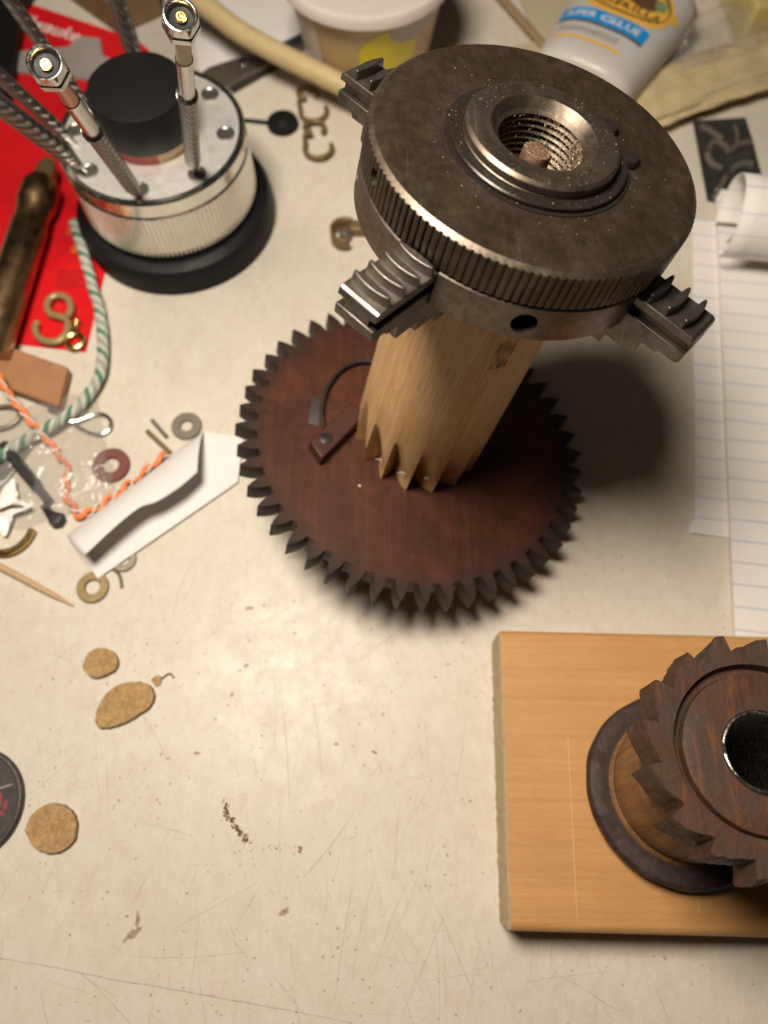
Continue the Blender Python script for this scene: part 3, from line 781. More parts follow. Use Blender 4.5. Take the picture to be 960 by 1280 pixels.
def spool():
    ax = Vector((0.004, 0.112, 1)).normalized()
    base = Vector((90.6, 7.8, 25.9)) - ax * 3.6
    M = axis_frame(base, ax)
    root = empty('ratchet_drum', M=M)
    tag(root, 'old dark wooden ratchet wheel and drum standing on the pine board', 'ratchet')
    rnd = random.Random(12)
    nz = lambda a, s, k: mnoise.noise(Vector((math.cos(a) * s, math.sin(a) * s, k)))
    MB().add(lathe([(0, -.9), (24, -.9), (27.6, -.3), (28.5, .4), (28.5, 2.4), (28.0, 3.2), (27.4, 3.6), (23.4, 3.4), (22.4, 3.2), (0, 3.2)], 120,
                   lambda i, a, r: r + (.35 * nz(a, 4, i) if r > 25 else 0))).build('flange', MAT['flange'], root, smooth=40)
    # drum with fine turning lines
    prof = [(22.2, 3.1), (21.4, 4.2)]
    z = 4.2
    while z < 50:
        r_ = 20.9 + .25 * math.sin(z * .22)
        prof += [(r_, z), (r_ + .14, z + .5), (r_ - .05, z + .85)]; z += 1.1
    prof += [(20.5, 50)]
    MB().add(lathe(prof, 96, lambda i, a, r: r + .12 * nz(a, 3, i * .05))).build('drum', MAT['drum'], root, smooth=50)
    # ratchet wheel: worn, each tooth different
    N = 16; T0, T1 = 47.0, 60.0
    ph = R(96)
    pts = []
    SPT = 20
    for k in range(N):
        tipw = rnd.uniform(-.9, .5); dep = rnd.uniform(4.4, 5.4); jit = rnd.uniform(-.02, .02)
        for s in range(SPT):
            p = s / SPT                                    # going anticlockwise: sharp rise to the tip, then a long fall
            a = ph + 2 * PI * (k + p) / N + jit
            if p < .05: h = p / .05
            elif p < .14: h = 1 - (p - .05) * .5
            else: h = .955 * (1 - (p - .14) / .86)
            pts.append((24.8 + (dep + tipw) * h, a))
    m = len(pts)
    lev = [(-1.2, T0), (-.25, T0 + .8), (0.0, T0 + 2.4), (.15, T0 + 5.5), (0, T1 - 2.2), (-.35, T1 - .7), (-1.0, T1)]
    v = []; f = []
    def ringv(fn):
        for k, (r_, a) in enumerate(pts):
            q, z = fn(r_, a, k); v.append((q * math.cos(a), q * math.sin(a), z))
    ringv(lambda r_, a, k: (19.5, T0))
    for dr, z in lev:
        ringv(lambda r_, a, k: (r_ + dr * (.35 + .65 * (r_ - 25) / 5) + .75 * mnoise.noise(Vector((math.cos(a) * 7, math.sin(a) * 7, z * .3))) + .35 * mnoise.noise(Vector((math.cos(a) * 22, math.sin(a) * 22, z * .9))), z + (.25 * mnoise.noise(Vector((k * .3, z, 2))) if z in (T0, T1) else 0)))
    face = [(22.6, T1 - .1), (21.4, T1 - .2), (21.0, T1 - 3.4), (19.3, T1 - 3.5), (18.9, T1 - 1.2), (18.0, T1 - .9), (13, T1 - .8), (9.6, T1 - .85)]
    for r0, z in face:
        ringv(lambda r_, a, k: (r0 + .12 * mnoise.noise(Vector((math.cos(a) * 5, math.sin(a) * 5, r0))), z))
    nr = len(v) // m
    for i in range(nr - 1):
        for k in range(m):
            k2 = (k + 1) % m
            f.append([i * m + k, i * m + k2, (i + 1) * m + k2, (i + 1) * m + k])
    mb = MB(); mb.add((v, f)); mb.build('ratchet_wheel', MAT['ratchet'], root, smooth=32)
    MB().add(lathe([(10.1, T1 - 1.5), (10.1, T1 - .5), (9.7, T1 - .05), (9.2, T1 - .05), (8.9, T1 - .5), (8.8, T1 - 4), (8.7, 8)], 72, lambda i, a, r: r + .15 * nz(a, 2.5, i * .3))).build('bore_bush', MAT['bush'], root, smooth=50)
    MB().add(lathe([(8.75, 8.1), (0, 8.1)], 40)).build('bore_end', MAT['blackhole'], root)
MAT['bush'] = plain('worn_black_iron', (0.55, 0.51, 0.46), 0.26, 1.0, 0.5, 0.8, 0.3)
spool()

# ------------------------------------------------------------------ aluminium tool stand with precision screwdrivers
def tool_stand():
    HX, HY = -91.8, 250.3
    root = empty('tool_stand', (HX, HY, .6))
    tag(root, 'round knurled aluminium screwdriver stand with black rubber base and black cap', 'tool stand')
    MB().add(lathe([(0, 0), (41.8, 0), (42.8, 1.2), (42.6, 9), (41.2, 12.2), (38.5, 13.4), (36.4, 13.6), (36, 16.5), (0, 16.5)], 128)).build('rubber_base', MAT['rubber'], root, smooth=35)
    NF = 122; sp = 6
    fl = [0, 0, 0, .75, .75, .75]
    zs = [16.6, 17.2, 18.0, 37.5, 38.3]
    prof = [(0, 16.6), (36.0, 16.6), (36.9, 17.4), (36.9, 18.4), (36.9, 37.0), (36.9, 38.0), (36.2, 38.6), (36.2, 39.6), (37.0, 40.2), (37.0, 45.4), (36.4, 46.2), (34.6, 46.2), (34.0, 45.2), (0, 45.0)]
    def rf(i, a, r):
        if i in (3, 4):
            k = int(round(a / (2 * PI) * NF * sp)); return r - fl[k % sp]
        return r
    MB().add(lathe(prof, NF * sp, rf)).build('knurled_body', MAT['alu'], root, smooth=30)
    pl = MB().add(lathe([(15.5, 45.6), (18, 45.7), (34.3, 45.7)], 128))
    p = pl.build('top_plate', MAT['alu_plate'], root, smooth=30)
    tg = p.data
    # sockets round the plate
    for k in range(8):
        a = R(-92 + 45 * k) if k else R(-92)
        MB().add(lathe([(3.6, 45.75), (3.6, 46.5), (3.0, 46.6), (2.6, 46.3), (2.6, 45.8), (0, 45.8)], 24), 0, Matrix.Translation((29.5 * math.cos(a), 29.5 * math.sin(a), 0))).build('socket', MAT['knurlsteel'], root, smooth=30)
    # paper band between plate and cap
    for a0, a1, m in ((-150, -72, 'redband'), (-72, 20, 'creamband'), (20, 120, 'redband'), (120, 210, 'creamband')):
        MB().add(lathe([(16.6, 45.8), (16.6, 54.5)], 30, None, R(a0), R(a1))).build('label_band', MAT[m], root, smooth=40)
    MB().add(lathe([(16.4, 50.6), (18.4, 50.8), (18.6, 51.4), (18.6, 65.4), (18.0, 66.5), (17.0, 66.8), (0, 67.0)], 96)).build('cap', MAT['rubber'], root, smooth=35)
MAT['redband'] = plain('red_band', (0.40, 0.035, 0.03), 0.45)
MAT['creamband'] = plain('cream_band', (0.60, 0.43, 0.22), 0.5)
tool_stand()

def screwdriver(base, head, label, r=2.9, sleeve='chrome'):
    base = Vector(base); head = Vector(head); d = head - base; L = d.length
    root = empty('screwdriver', M=axis_frame(base, d))
    tag(root, label, 'screwdriver', 'precision screwdrivers in the tool stand')
    MB().add(lathe([(0, -1), (1.2, -1), (1.3, 4), (1.6, 5.5)], 16)).build('shank', MAT['chrome'], root, smooth=40)
    MB().add(lathe([(1.5, 5.3), (1.9, 6.5), (r, 13), (r, L * .58), (r + .45, L * .585), (r + .45, L * .60), (r - .5, L * .605)], 32)).build('handle', MAT['diamond'], root, smooth=30)
    MB().add(lathe([(r - .4, L * .60), (r - .4, L * .80)], 32)).build('sleeve', MAT['chrome'], root, smooth=40)
    MB().add(lathe([(r - .6, L * .80), (r - .75, L * .86), (r - .75, L - 6.5)], 32)).build('neck', MAT[sleeve], root, smooth=40)
    hx = lambda rad, z0, z1, ts=1: prism([(rad * math.cos(PI / 3 * k), rad * math.sin(PI / 3 * k)) for k in range(6)], z0, z1, ts)
    h = MB().add(hx(5.0, L - 6.6, L - 4.2)).build('hex_collar', MAT['chrome'], root, smooth=25, bevel=.3)
    MB().add(lathe([(4.1, L - 4.3), (4.1, L - 3.3)], 32)).build('collar_gap', MAT['blackplastic'], root, smooth=40)
    # cupped hexagonal swivel head
    n = 48
    def rhex(a, rad): 
        q = (a % (PI / 3)) - PI / 6; return min(rad, 4.75 * math.cos(PI / 6) / math.cos(q) * rad / 4.55)
    MB().add(lathe([(0, L - 3.4), (4.6, L - 3.4), (4.6, L - .6), (4.3, L - .1), (3.95, L), (3.6, L - .15), (3.3, L - .6), (3.0, L - 2.0), (0, L - 2.2)], n, lambda i, a, r_: rhex(a, r_) if i in (1, 2) else r_)).build('swivel_head', MAT['chrome'], root, smooth=28)
    MB().add(lathe([(3.05, L - 1.95), (2.0, L - 2.05), (0, L - 2.1)], 32)).build('head_recess', MAT['rubber'], root, smooth=40)
    MB().add(lathe([(1.5, L - 2.2), (1.5, L - 1.2), (1.2, L - .9), (.75, L - .9), (.6, L - 1.3), (0, L - 1.35)], 24)).build('centre_pin', MAT['brass'], root, smooth=35)

screwdriver((-93.2, 218.7, 45.5), (-82.8, 170.6, 139.5), 'screwdriver with hexagonal head, leaning forward in front of the black cap', sleeve='copper')
screwdriver((-73.4, 230.4, 45.5), (-51.2, 187.4, 139.5), 'screwdriver with hexagonal head, standing right of the black cap', sleeve='creamneck')
def fan(a, lean, L, label, r=2.9):
    b = Vector((-91.8 + 29.5 * math.cos(R(a)), 250.3 + 29.5 * math.sin(R(a)), 45.5))
    d = Vector((math.cos(R(a)) * lean, math.sin(R(a)) * lean, 1)).normalized()
    screwdriver(b, b + d * L, label, r)
fan(104, .32, 105, 'dark knurled screwdriver shaft rising straight up from behind the black cap', 3.4)
fan(154, .42, 105, 'screwdriver shaft behind the front hexagonal head, leaning into the top left corner', 2.6)
fan(191, .45, 105, 'upper of two screwdrivers leaning out over the left edge', 2.6)
fan(220, .45, 105, 'lower of two knurled screwdrivers leaning out over the left edge', 3.6)

# ------------------------------------------------------------------ red blister card and what lies on it
MAT['hookbrass'] = plain('pale_brass', (0.42, 0.32, 0.15), 0.4, 0.5)
def red_card():
    root = empty('blister_card', (-150, 270, 0))
    tag(root, 'glossy red tool packaging card under and behind the tool stand', 'packaging card')
    O = Vector((-150, 270, 0))
    def rel(p): return (p[0] - O.x, p[1] - O.y)
    out = [(-192, 386), (-186, 391), (-124, 363), (-117, 355), (-116, 300), (-124, 179), (-178, 186), (-200, 300)]
    MB().add(prism([rel(p) for p in out], .1, .5)).build('card', MAT['redcard'], root, smooth=0)
    ang = math.atan2(-27, 62)
    def txt(s, size, c, m, z=.56, sh=.25, a=ang, sp=1.0):
        v, f = text_vf(s, size, sp, sh)
        MB().add(([(p[0], p[1], z) for p in v], f), 0, Matrix.Translation((*rel(c), 0)) @ Matrix.Rotation(a, 4, 'Z')).build('lettering', MAT[m], root, smooth=0)
    txt('Milwaukee', 11, (-170.5, 372), 'whiteprint')
    def bars(c, n, w, h, m='whiteprint'):
        for k in range(n):
            MB().add(box(-w / 2, w / 2 - (k % 3) * w * .12, -h / 2 - k * h * 1.7, h / 2 - k * h * 1.7, .56, .58), 0, Matrix.Translation((*rel(c), 0)) @ Matrix.Rotation(ang, 4, 'Z')).build('print_line', MAT[m], root, smooth=0)
    bars((-182, 347), 2, 15, 2.2); bars((-122, 350), 2, 6, 1.6); bars((-176, 243), 2, 9, 1.8)
    MB().add(prism([rel(p) for p in ((-188, 352), (-158, 356), (-152, 364), (-142, 362), (-139, 350), (-118, 338), (-117, 326), (-140, 333), (-186, 340))], .55, 2.6, .97)).build('grey_panel', MAT['greyprint'], root, smooth=0, bevel=.5)
    for k in range(4):
        MB().add(box(-13.5 + 27 - 5, 8.5 + 12 - k, -24.2 - 1.9 * k, -23.2 - 1.9 * k, .56, .58)).build('print_line', MAT['orangeprint'], root, smooth=0)
    MB().add(box(12, 16, -40, -36, .56, .58)).build('print_mark', MAT['orangeprint'], root, smooth=0)
    for k in range(5):
        MB().add(box(8, 21 - (k % 2) * 3, -50.2 - 2 * k, -49.4 - 2 * k, .56, .58)).build('print_line', MAT['darkprint'], root, smooth=0)
red_card()

def bag_film(name, poly_c, size, label, cat, amp=5, seed=1, mat='film', z0=1.0, rot=0):
    rnd = random.Random(seed)
    def fn(u, v):
        x = (u - .5) * size[0]; y = (v - .5) * size[1]
        h = z0 + amp * (1 + mnoise.noise(Vector((x * .05 + seed, y * .05, 0)))) * math.sin(PI * min(max(u, .0), 1)) ** .5 * math.sin(PI * min(max(v, 0), 1)) ** .5 + 1.6 * abs(mnoise.noise(Vector((x * .16, y * .16, seed)))) + .8 * mnoise.noise(Vector((x * .5, y * .5, seed)))
        e = 2.2 * mnoise.noise(Vector((u * 6, v * 6, seed + 3)))
        return (x + e, y + e, max(h, .25))
    o = MB().add(grid(fn, 64, 64)).build(name, MAT[mat], None, smooth=60)
    o.location = (poly_c[0] * MM, poly_c[1] * MM, 0); o.rotation_euler = (0, 0, rot)
    tag(o, label, cat); return o

def left_clutter():
    # thick dark drill bit lying over the card
    a = Vector((-158.8, 171.6, 9)); b = Vector((-151.4, 264.6, 9))
    L = (b - a).length
    root = empty('drill_bit', M=axis_frame(a, b - a, (0, 0, 1)))
    tag(root, 'thick dark bronze drill bit lying on the red card', 'drill bit')
    MB().add(lathe([(0, 0), (7.6, 0), (7.8, 1), (7.8, L * .70), (7.2, L * .72), (7.2, L * .80), (8.2, L * .82), (8.2, L * .93), (6.5, L * .97), (0, L * .97)], 48)).build('shank', MAT['bronze'], root, smooth=35)
    MB().add(lathe([(0, L * .965), (5.0, L * .965), (4.6, L * 1.06), (3.0, L * 1.10), (0, L * 1.10)], 6)).build('brass_stub', MAT['dullbrass'], root, smooth=20)
    # brass S hook on the card
    pts = [(-133.1, 194.7, 3), (-135.4, 201.2, 3), (-139.2, 203.2, 3), (-142.2, 201.2, 3), (-142.2, 196.7, 3), (-139.0, 193.5, 3), (-134.8, 192.3, 3), (-131.7, 189.5, 3), (-131.0, 185.2, 3), (-133.8, 181.7, 3), (-139.0, 181.3, 3), (-143.7, 183.6, 3), (-145.8, 188.3, 3), (-145.4, 191.5, 3)]
    pts = [(-132.7, 196.7, 3), (-133.5, 201.6, 3), (-137.3, 204.4, 3), (-141.6, 203.6, 3), (-142.5, 198.7, 3), (-139.8, 194.7, 3), (-135.7, 193.9, 3), (-132.4, 191.9, 3), (-131.9, 186.4, 3), (-134.9, 182.4, 3), (-140.3, 182.8, 3), (-144.4, 186.0, 3), (-146.4, 191.5, 3)]
    pts = [(-133.1, 194.7, 3), (-132.0, 198.7, 3), (-134.1, 203.6, 3), (-138.2, 205.7, 3), (-141.7, 204.0, 3), (-142.3, 199.6, 3), (-140.0, 195.9, 3), (-136.1, 194.7, 3), (-132.8, 192.7, 3), (-132.0, 187.5, 3), (-134.4, 183.2, 3), (-139.2, 182.4, 3), (-143.6, 184.8, 3), (-145.6, 189.1, 3), (-145.1, 191.9, 3)]
    o = MB().add(tube(smooth_path(pts, 4), 1.5, 10)).build('brass_hook', MAT['hookbrass']); tag(o, 'brass S-shaped hook lying on the red card', 'hook', 'brass S hooks')
    # eye screw
    root = empty('eye_screw', (-128.5, 185.2, 0)); tag(root, 'small shiny brass screw eye between the red card and the rope', 'screw eye')
    MB().add(tube([(3.4 * math.cos(2 * PI * k / 20) , 3.4 * math.sin(2 * PI * k / 20) - 2, 2.2) for k in range(20)], 1.2, 8, closed=True)).build('eye', MAT['brass'], root)
    MB().add(lathe([(0, 0), (1.6, 0), (1.2, 2), (1.6, 2.6), (1.2, 3.4), (1.6, 4.2), (1.2, 5), (1.5, 6), (0, 9)], 14), 0, Matrix.Translation((-.6, 1.8, 2.2)) @ Matrix.Rotation(R(-90), 4, 'X')).build('thread', MAT['brass'], root)
    # tan block
    q = [(-167.9, 183.9, 6), (-127.7, 168.6, 6), (-128.7, 150.2, 6), (-164.0, 164.1, 6)]
    cx = sum(p[0] for p in q) / 4; cy = sum(p[1] for p in q) / 4
    o = MB().add(prism([(p[0] - cx, p[1] - cy) for p in q], 0.8, 6)).build('leather_block', MAT['leather'], smooth=0, bevel=1.0); o.location = (cx * MM, cy * MM, 0)
    tag(o, 'tan brown slab covering the bottom end of the red card', 'slab')
    # rope: three twisted strands
    path = smooth_path([(-136.0, 242.1, 6), (-131.6, 231.5, 7), (-125.7, 214.1, 5), (-119.6, 196.4, 4), (-115.8, 180.6, 4), (-115.3, 165.4, 4), (-119.8, 153.2, 4), (-129.1, 144.0, 5), (-139.4, 137.1, 4), (-151.5, 126.8, 4)], 14)
    root = empty('rope', tuple(path[len(path) // 2]))
    tag(root, 'green and white twisted cord curving round the left of the bench', 'cord')
    cen = Vector(path[len(path) // 2])
    S = 0; arc = [0]
    for i in range(1, len(path)): S += (path[i] - path[i - 1]).length; arc.append(S)
    for k, m in enumerate(('ropewhite', 'ropegreen', 'ropewhite', 'ropegrey')):
        pp = []
        for i, p in enumerate(path):
            t = (path[min(i + 1, len(path) - 1)] - path[max(i - 1, 0)]).normalized(); n = t.cross(Vector((0, 0, 1))).normalized(); b = n.cross(t)
            an = arc[i] / 10 * 2 * PI + k * PI / 2
            w = 1.25 + .25 * mnoise.noise(Vector((arc[i] * .06, k, 0)))
            pp.append(p + (n * math.cos(an) + b * math.sin(an)) * w + n * .7 * mnoise.noise(Vector((arc[i] * .05, 0, 5))) - cen)
        MB().add(tube(pp, lambda t: 1.2 + .22 * math.sin(t * 61 + k * 2) * math.sin(t * 23), 8)).build('strand', MAT[m], root)
    # orange thread, two twisted strands
    path = smooth_path([(-154.0, 163.4, 12), (-147.2, 154.0, 12), (-140.9, 146.1, 9), (-134.1, 138.9, 6), (-128.3, 132.3, 4), (-123.0, 125.3, 2), (-122.5, 118.8, 1.5), (-121.4, 113.1, 1.5), (-118.1, 107.8, 1.5), (-114.5, 105.8, 1.5), (-109.1, 108.8, 1.5), (-101.3, 115.5, 2), (-94.4, 122.2, 2), (-85.5, 131.5, 2)], 10)
    root = empty('orange_thread', tuple(path[60])); cen = Vector(path[60])
    tag(root, 'orange and white twisted thread looping beside the folded paper', 'thread')
    for k in range(2):
        pp = []; S = 0
        for i, p in enumerate(path):
            if i: S += (path[i] - path[i - 1]).length
            t = (path[min(i + 1, len(path) - 1)] - path[max(i - 1, 0)]).normalized(); n = t.cross(Vector((0, 0, 1))).normalized(); b = n.cross(t)
            an = S / 9 * 2 * PI + k * PI; w = .8 if i < 75 or i > 115 else 1.3
            pp.append(p + (n * math.cos(an) * w + b * math.sin(an) * .6) - cen)
        MB().add(tube(pp, (lambda t: .95 + .2 * math.sin(t * 47)) if k == 0 else .42, 7)).build('strand', MAT['orange' if k == 0 else 'palestrand'], root)
    # hair-pin clip
    pts = [(-134.8, 151.3, 1.5), (-127.9, 148.0, 1.5), (-122.5, 144.1, 1.5), (-116.7, 140.9, 1.5), (-112.1, 140.2, 1.5), (-109.0, 142.7, 1.5), (-109.2, 146.6, 1.5), (-112.4, 149.1, 1.5), (-116.5, 148.8, 1.5), (-121.9, 145.9, 2.2), (-125.6, 145.1, 3)]
    o = MB().add(tube(smooth_path(pts, 5), .75, 8)).build('wire_clip', MAT['chrome']); tag(o, 'bent silver wire hairpin clip below the tan slab', 'wire clip')
    # dark driver bar and black plug inside/near the bag
    pa, pb = Vector((-148.6, 134.3, 4)), Vector((-127.1, 110.5, 3))
    o = MB().add(tube([pa, pa + (pb - pa) * .72, pa + (pb - pa) * .73, pb], lambda t: 2.3 if t < .5 else 1.7, 6)).build('hex_key', MAT['blackplastic'], smooth=20); tag(o, 'short black hexagonal bar pointing out of the clear plastic bag', 'hex bar')
    root = empty('black_plug', (-125.5, 104.5, 0)); tag(root, 'small black wing-shaped plug left of the folded paper', 'plug')
    MB().add(lathe([(0, .2), (3.0, .2), (3.4, 1.5), (2.6, 4), (0, 4.4)], 7), 0, Matrix.Translation((1.8, -.6, 0))).build('head', MAT['blackplastic'], root, smooth=20)
    MB().add(tube([(-.5, 1, 2), (-4.2, 5.2, 2)], lambda t: 1.9 - .5 * t, 8)).build('stem', MAT['blackplastic'], root)
    # gold ring under the bag
    c = Vector((-140.8, 99.8, 2))
    o = MB().add(tube([(9.5 * math.cos(2 * PI * k / 40), 8.2 * math.sin(2 * PI * k / 40), 0) for k in range(34)], 1.5, 10)).build('brass_ring', MAT['brass']); o.location = c * MM; o.rotation_euler = (0, 0, R(60))
    tag(o, 'open gold brass ring at the left edge above the toothpick', 'ring')
    bag_film('plastic_bag', (-137.4, 128.0, 0), (58, 52), 'crumpled clear plastic bag on the bench at the left edge', 'plastic bag', 4.5, 2, rot=.3)
    # bright reflection on the bag, modelled as a white star-shaped patch
    def glare_star(u, v):
        x = (u - .5) * 26; y = (v - .5) * 24
        k = 1 - .55 * abs(math.sin(2.5 * math.atan2(y, x)))
        return (x * k, y * k, 3.5 + 1.5 * mnoise.noise(Vector((x * .1, y * .1, 4))))
    o = MB().add(grid(glare_star, 24, 24)).build('glare_patch', MAT['glare_star'], smooth=60); o.location = Vector((-145.7, 108.4, 0)) * MM
    tag(o, 'white star-shaped patch standing in for a glare on the bag, left edge', 'glare')
    # grey metal bits under the bag
    for (px, label, rot) in (((-147.4, 124.5, 0), 'grey metal strip under the bag at the left edge', 1.1), ((-153.4, 147.4, 0), 'silver wire loop below the tan slab at the left edge', .2)):
        if 'loop' in label:
            o = MB().add(tube([(8 * math.cos(2 * PI * k / 30), 5 * math.sin(2 * PI * k / 30), 2) for k in range(30)], .9, 8, closed=True)).build('wire_loop', MAT['steelwash'])
        else:
            o = MB().add(box(-14, 14, -3.5, 3.5, .3, 2)).build('metal_strip', MAT['knurlsteel'], bevel=.3)
        o.location = Vector(px) * MM; o.rotation_euler = (0, 0, rot); tag(o, label, 'metal bit')
    # toothpick
    a, b = Vector((-147.4, 88.1, 1.2)), Vector((-113.0, 70.8, 0.7))
    o = MB().add(tube([a, a + (b - a) * .55, a + (b - a) * .8, b], lambda t: (1.35, 1.3, 1.05, .25)[int(round(t * 3))], 10)).build('toothpick', MAT['stick']); tag(o, 'pointed wooden toothpick at the left edge of the bench', 'toothpick')
MAT['palestrand'] = plain('pale_strand', (0.72, 0.58, 0.50), 0.7)
MAT['glare_star'] = plain('glare_white', (0.85, 0.83, 0.80), 0.3, 0.0, 0.03)  # even white that colours in the glare
left_clutter()

# ------------------------------------------------------------------ washers, pins, folded paper, cork
def washer(p, ro, ri, h, m, label, tilt=0):
    root = MB().add(lathe([(ri, 0), (ro - .25, 0), (ro, .25), (ro, h - .25), (ro - .25, h), (ri + .3, h), (ri, h - .3)], 48, close=True)).build('washer', MAT[m], smooth=30)
    root.location = Vector((p[0], p[1], .05)) * MM; root.rotation_euler = (tilt, 0, 0)
    tag(root, label, 'washer', 'loose washers on the bench')
washer((-78.7, 144.2, 0), 6.0, 2.3, 1.4, 'steelwash', 'grey-brown metal washer above the top corner of the folded paper')
washer((-106.9, 77.7, 0), 5.9, 2.7, 1.3, 'dullbrass', 'dull brass washer just below the end of the folded paper')
washer((-97.0, 88.5, 0), 4.8, 2.2, 1.0, 'steelwash', 'grey washer half hidden under the lower edge of the folded paper')
washer((-106.5, 126.9, 0), 7.3, 3.1, 1.6, 'fibre', 'dark red fibre washer between the orange thread and the paper')

def pin(a, b, r, m, name, label):
    o = MB().add(tube([a, b], r, 10)).build(name, MAT[m]); tag(o, label, 'pin')
pin((-94.1, 141.9, 1), (-83.9, 132.3, 1), .95, 'dullbrass', 'brass_pin', 'short straight brass pin beside the folded paper')
pin((-92.8, 146.9, 0.9), (-85.9, 139.1, 0.9), .8, 'steelwash', 'steel_pin', 'short straight grey steel pin left of the grey washer')
o = MB().add(tube(smooth_path([(-100.5, 84.8, 0.7), (-98.2, 83.0, 0.7), (-97.0, 80.5, 0.7), (-96.3, 77.5, 0.7)], 5), .6, 8)).build('wire_offcut', MAT['steelwash']); tag(o, 'small bent wire offcut beside the dull brass washer', 'wire')

def folded_paper():
    a = Vector((-119.2, 97.6, 0)); b = Vector((-71.5, 141.4, 0))
    root = empty('folded_paper', (-90, 110, 0)); tag(root, 'folded strip of white paper with a raised flap, left of the gear', 'paper')
    O = Vector((-90, 110, 0))
    base = [(-119.0, 97.4), (-105.3, 81.0), (-56.6, 119.6), (-55.5, 139.0), (-71.2, 141.2)]
    MB().add(prism([(p[0] - O.x, p[1] - O.y) for p in base], 1.15, 1.4)).build('lower_leaf', MAT['paper'], root, smooth=0)
    free = smooth_path([(-108.5, 87.3, 7.5), (-102.8, 94.1, 9), (-94.9, 101.0, 9), (-87.3, 107.0, 10), (-80.5, 110.0, 9), (-73.2, 115.2, 9), (-69.0, 119.5, 8), (-69.5, 132.5, 5)], 4)
    free = smooth_path([(-106.6, 86.1, 13), (-96.3, 97.0, 14), (-88.7, 104.1, 14), (-83.2, 106.7, 13), (-75.0, 112.8, 13), (-69.6, 119.1, 12)], 5)
    end = Vector((-70.7, 139.6, 1.2))
    n = len(free) - 1
    def fn(u, v):
        i = u * n; k = min(int(i), n - 1); fr = free[k].lerp(free[k + 1], i - k)
        h = Vector(a).lerp(b, u); h.z = 1.6
        p = h.lerp(fr, v)
        p.z = 1.6 + (fr.z - 1.6) * (math.sin(v * PI / 2) ** .8) 
        return tuple(p - O)
    o = MB().add(grid(fn, 30, 14)).build('raised_flap', MAT['paper'], root, smooth=60)
    s = o.modifiers.new('s', 'SOLIDIFY'); s.thickness = .15 * MM
folded_paper()

def cork(pts, name, label, h=2.1):
    cx = sum(p[0] for p in pts) / len(pts); cy = sum(p[1] for p in pts) / len(pts)
    path = smooth_path([(p[0], p[1], 0) for p in pts] + [(pts[0][0], pts[0][1], 0)], 5)[:-1]
    rnd = random.Random(int(abs(cx) * 10))
    po = [(p.x - cx + rnd.uniform(-.15, .15), p.y - cy + rnd.uniform(-.15, .15)) for p in path]
    root = MB().add(prism(po, .05, h, .97)).build(name, [MAT['cork'], MAT['corkedge']], None, smooth=0, bevel=.12)
    for p in root.data.polygons: p.material_index = 0 if p.normal.z > .9 else 1
    root.location = (cx * MM, cy * MM, 0); tag(root, label, 'cork', 'flat cork pieces on the bench')
cork([(-117.6, -4.8, 0), (-116.0, 0.1, 0), (-112.2, 3.1, 0), (-107.0, 3.4, 0), (-102.6, 1.1, 0), (-100.5, -2.8, 0), (-100.6, -7.7, 0), (-103.8, -10.8, 0), (-108.8, -11.7, 0), (-113.9, -9.6, 0)], 'cork_disc', 'round cork disc beside the black lid')
cork([(-99.4, 29.4, 0), (-99.0, 34.8, 0), (-95.8, 40.3, 0), (-90.6, 43.1, 0), (-84.4, 43.3, 0), (-80.2, 40.6, 0), (-80.2, 35.6, 0), (-84.7, 31.6, 0), (-91.5, 28.3, 0), (-96.9, 27.5, 0)], 'cork_oval', 'long oval piece of cork, largest of the cork pieces')
cork([(-106.2, 48.1, 0), (-105.4, 52.6, 0), (-102.3, 54.9, 0), (-97.7, 54.9, 0), (-94.2, 51.8, 0), (-94.2, 47.8, 0), (-97.9, 45.3, 0), (-102.6, 44.7, 0)], 'cork_chip', 'small cork disc above the oval cork piece')
cork([(-82.0, 44.2, 0), (-80.1, 45.6, 0), (-78.1, 45.0, 0), (-78.4, 42.8, 0), (-80.0, 41.9, 0)], 'cork_crumb', 'tiny triangular crumb of cork at the tip of the oval piece', .8)
o = MB().add(tube(smooth_path([(-78.2, 44.6, 0.5), (-76.4, 46.0, 0.6), (-75.3, 46.3, 0.6), (-74.0, 44.9, 0.4)], 4), .3, 6)).build('shaving', MAT['crumb']); tag(o, 'thin curled brown shaving touching the cork crumb', 'shaving')

def black_lid():
    root = empty('jar_lid', (-137.3, 3.4, 0)); tag(root, 'round black metal jar lid cut off by the left edge', 'lid')
    MB().add(lathe([(0, .1), (17.3, .1), (17.9, .5), (18.0, 1.6), (17.4, 2.3), (16.6, 2.4), (16.2, 2.0), (0, 2.0)], 96)).build('disc', MAT['lidblack'], root, smooth=35)
    for px_, py_, rx_, ry_ in ((10.2, .9, .9, 2.4), (12.4, -.6, .8, 1.6), (11.0, -3.0, 1.6, .8), (8.6, -1.5, .7, 2.0)):
        MB().add(prism([(px_ + rx_ * math.cos(2 * PI * k / 14) * (1 + .2 * math.sin(3 * k)), py_ + ry_ * math.sin(2 * PI * k / 14) * (1 + .2 * math.sin(5 * k))) for k in range(14)], 2.02, 2.06)).build('red_marking', MAT['fadedred'], root, smooth=0)
    MB().add(tube([(9, 4.6, 2.05), (13.6, 6.0, 2.1)], .4, 6)).build('scrape', MAT['greyprint'], root)
MAT['lidblack'] = plain('scuffed_black', (0.045, 0.038, 0.034), 0.5, 0.1, 0.45, 0.35, 0.2)
MAT['fadedred'] = plain('faded_red_print', (0.22, 0.04, 0.03), 0.5, 0, 0.3)
black_lid()

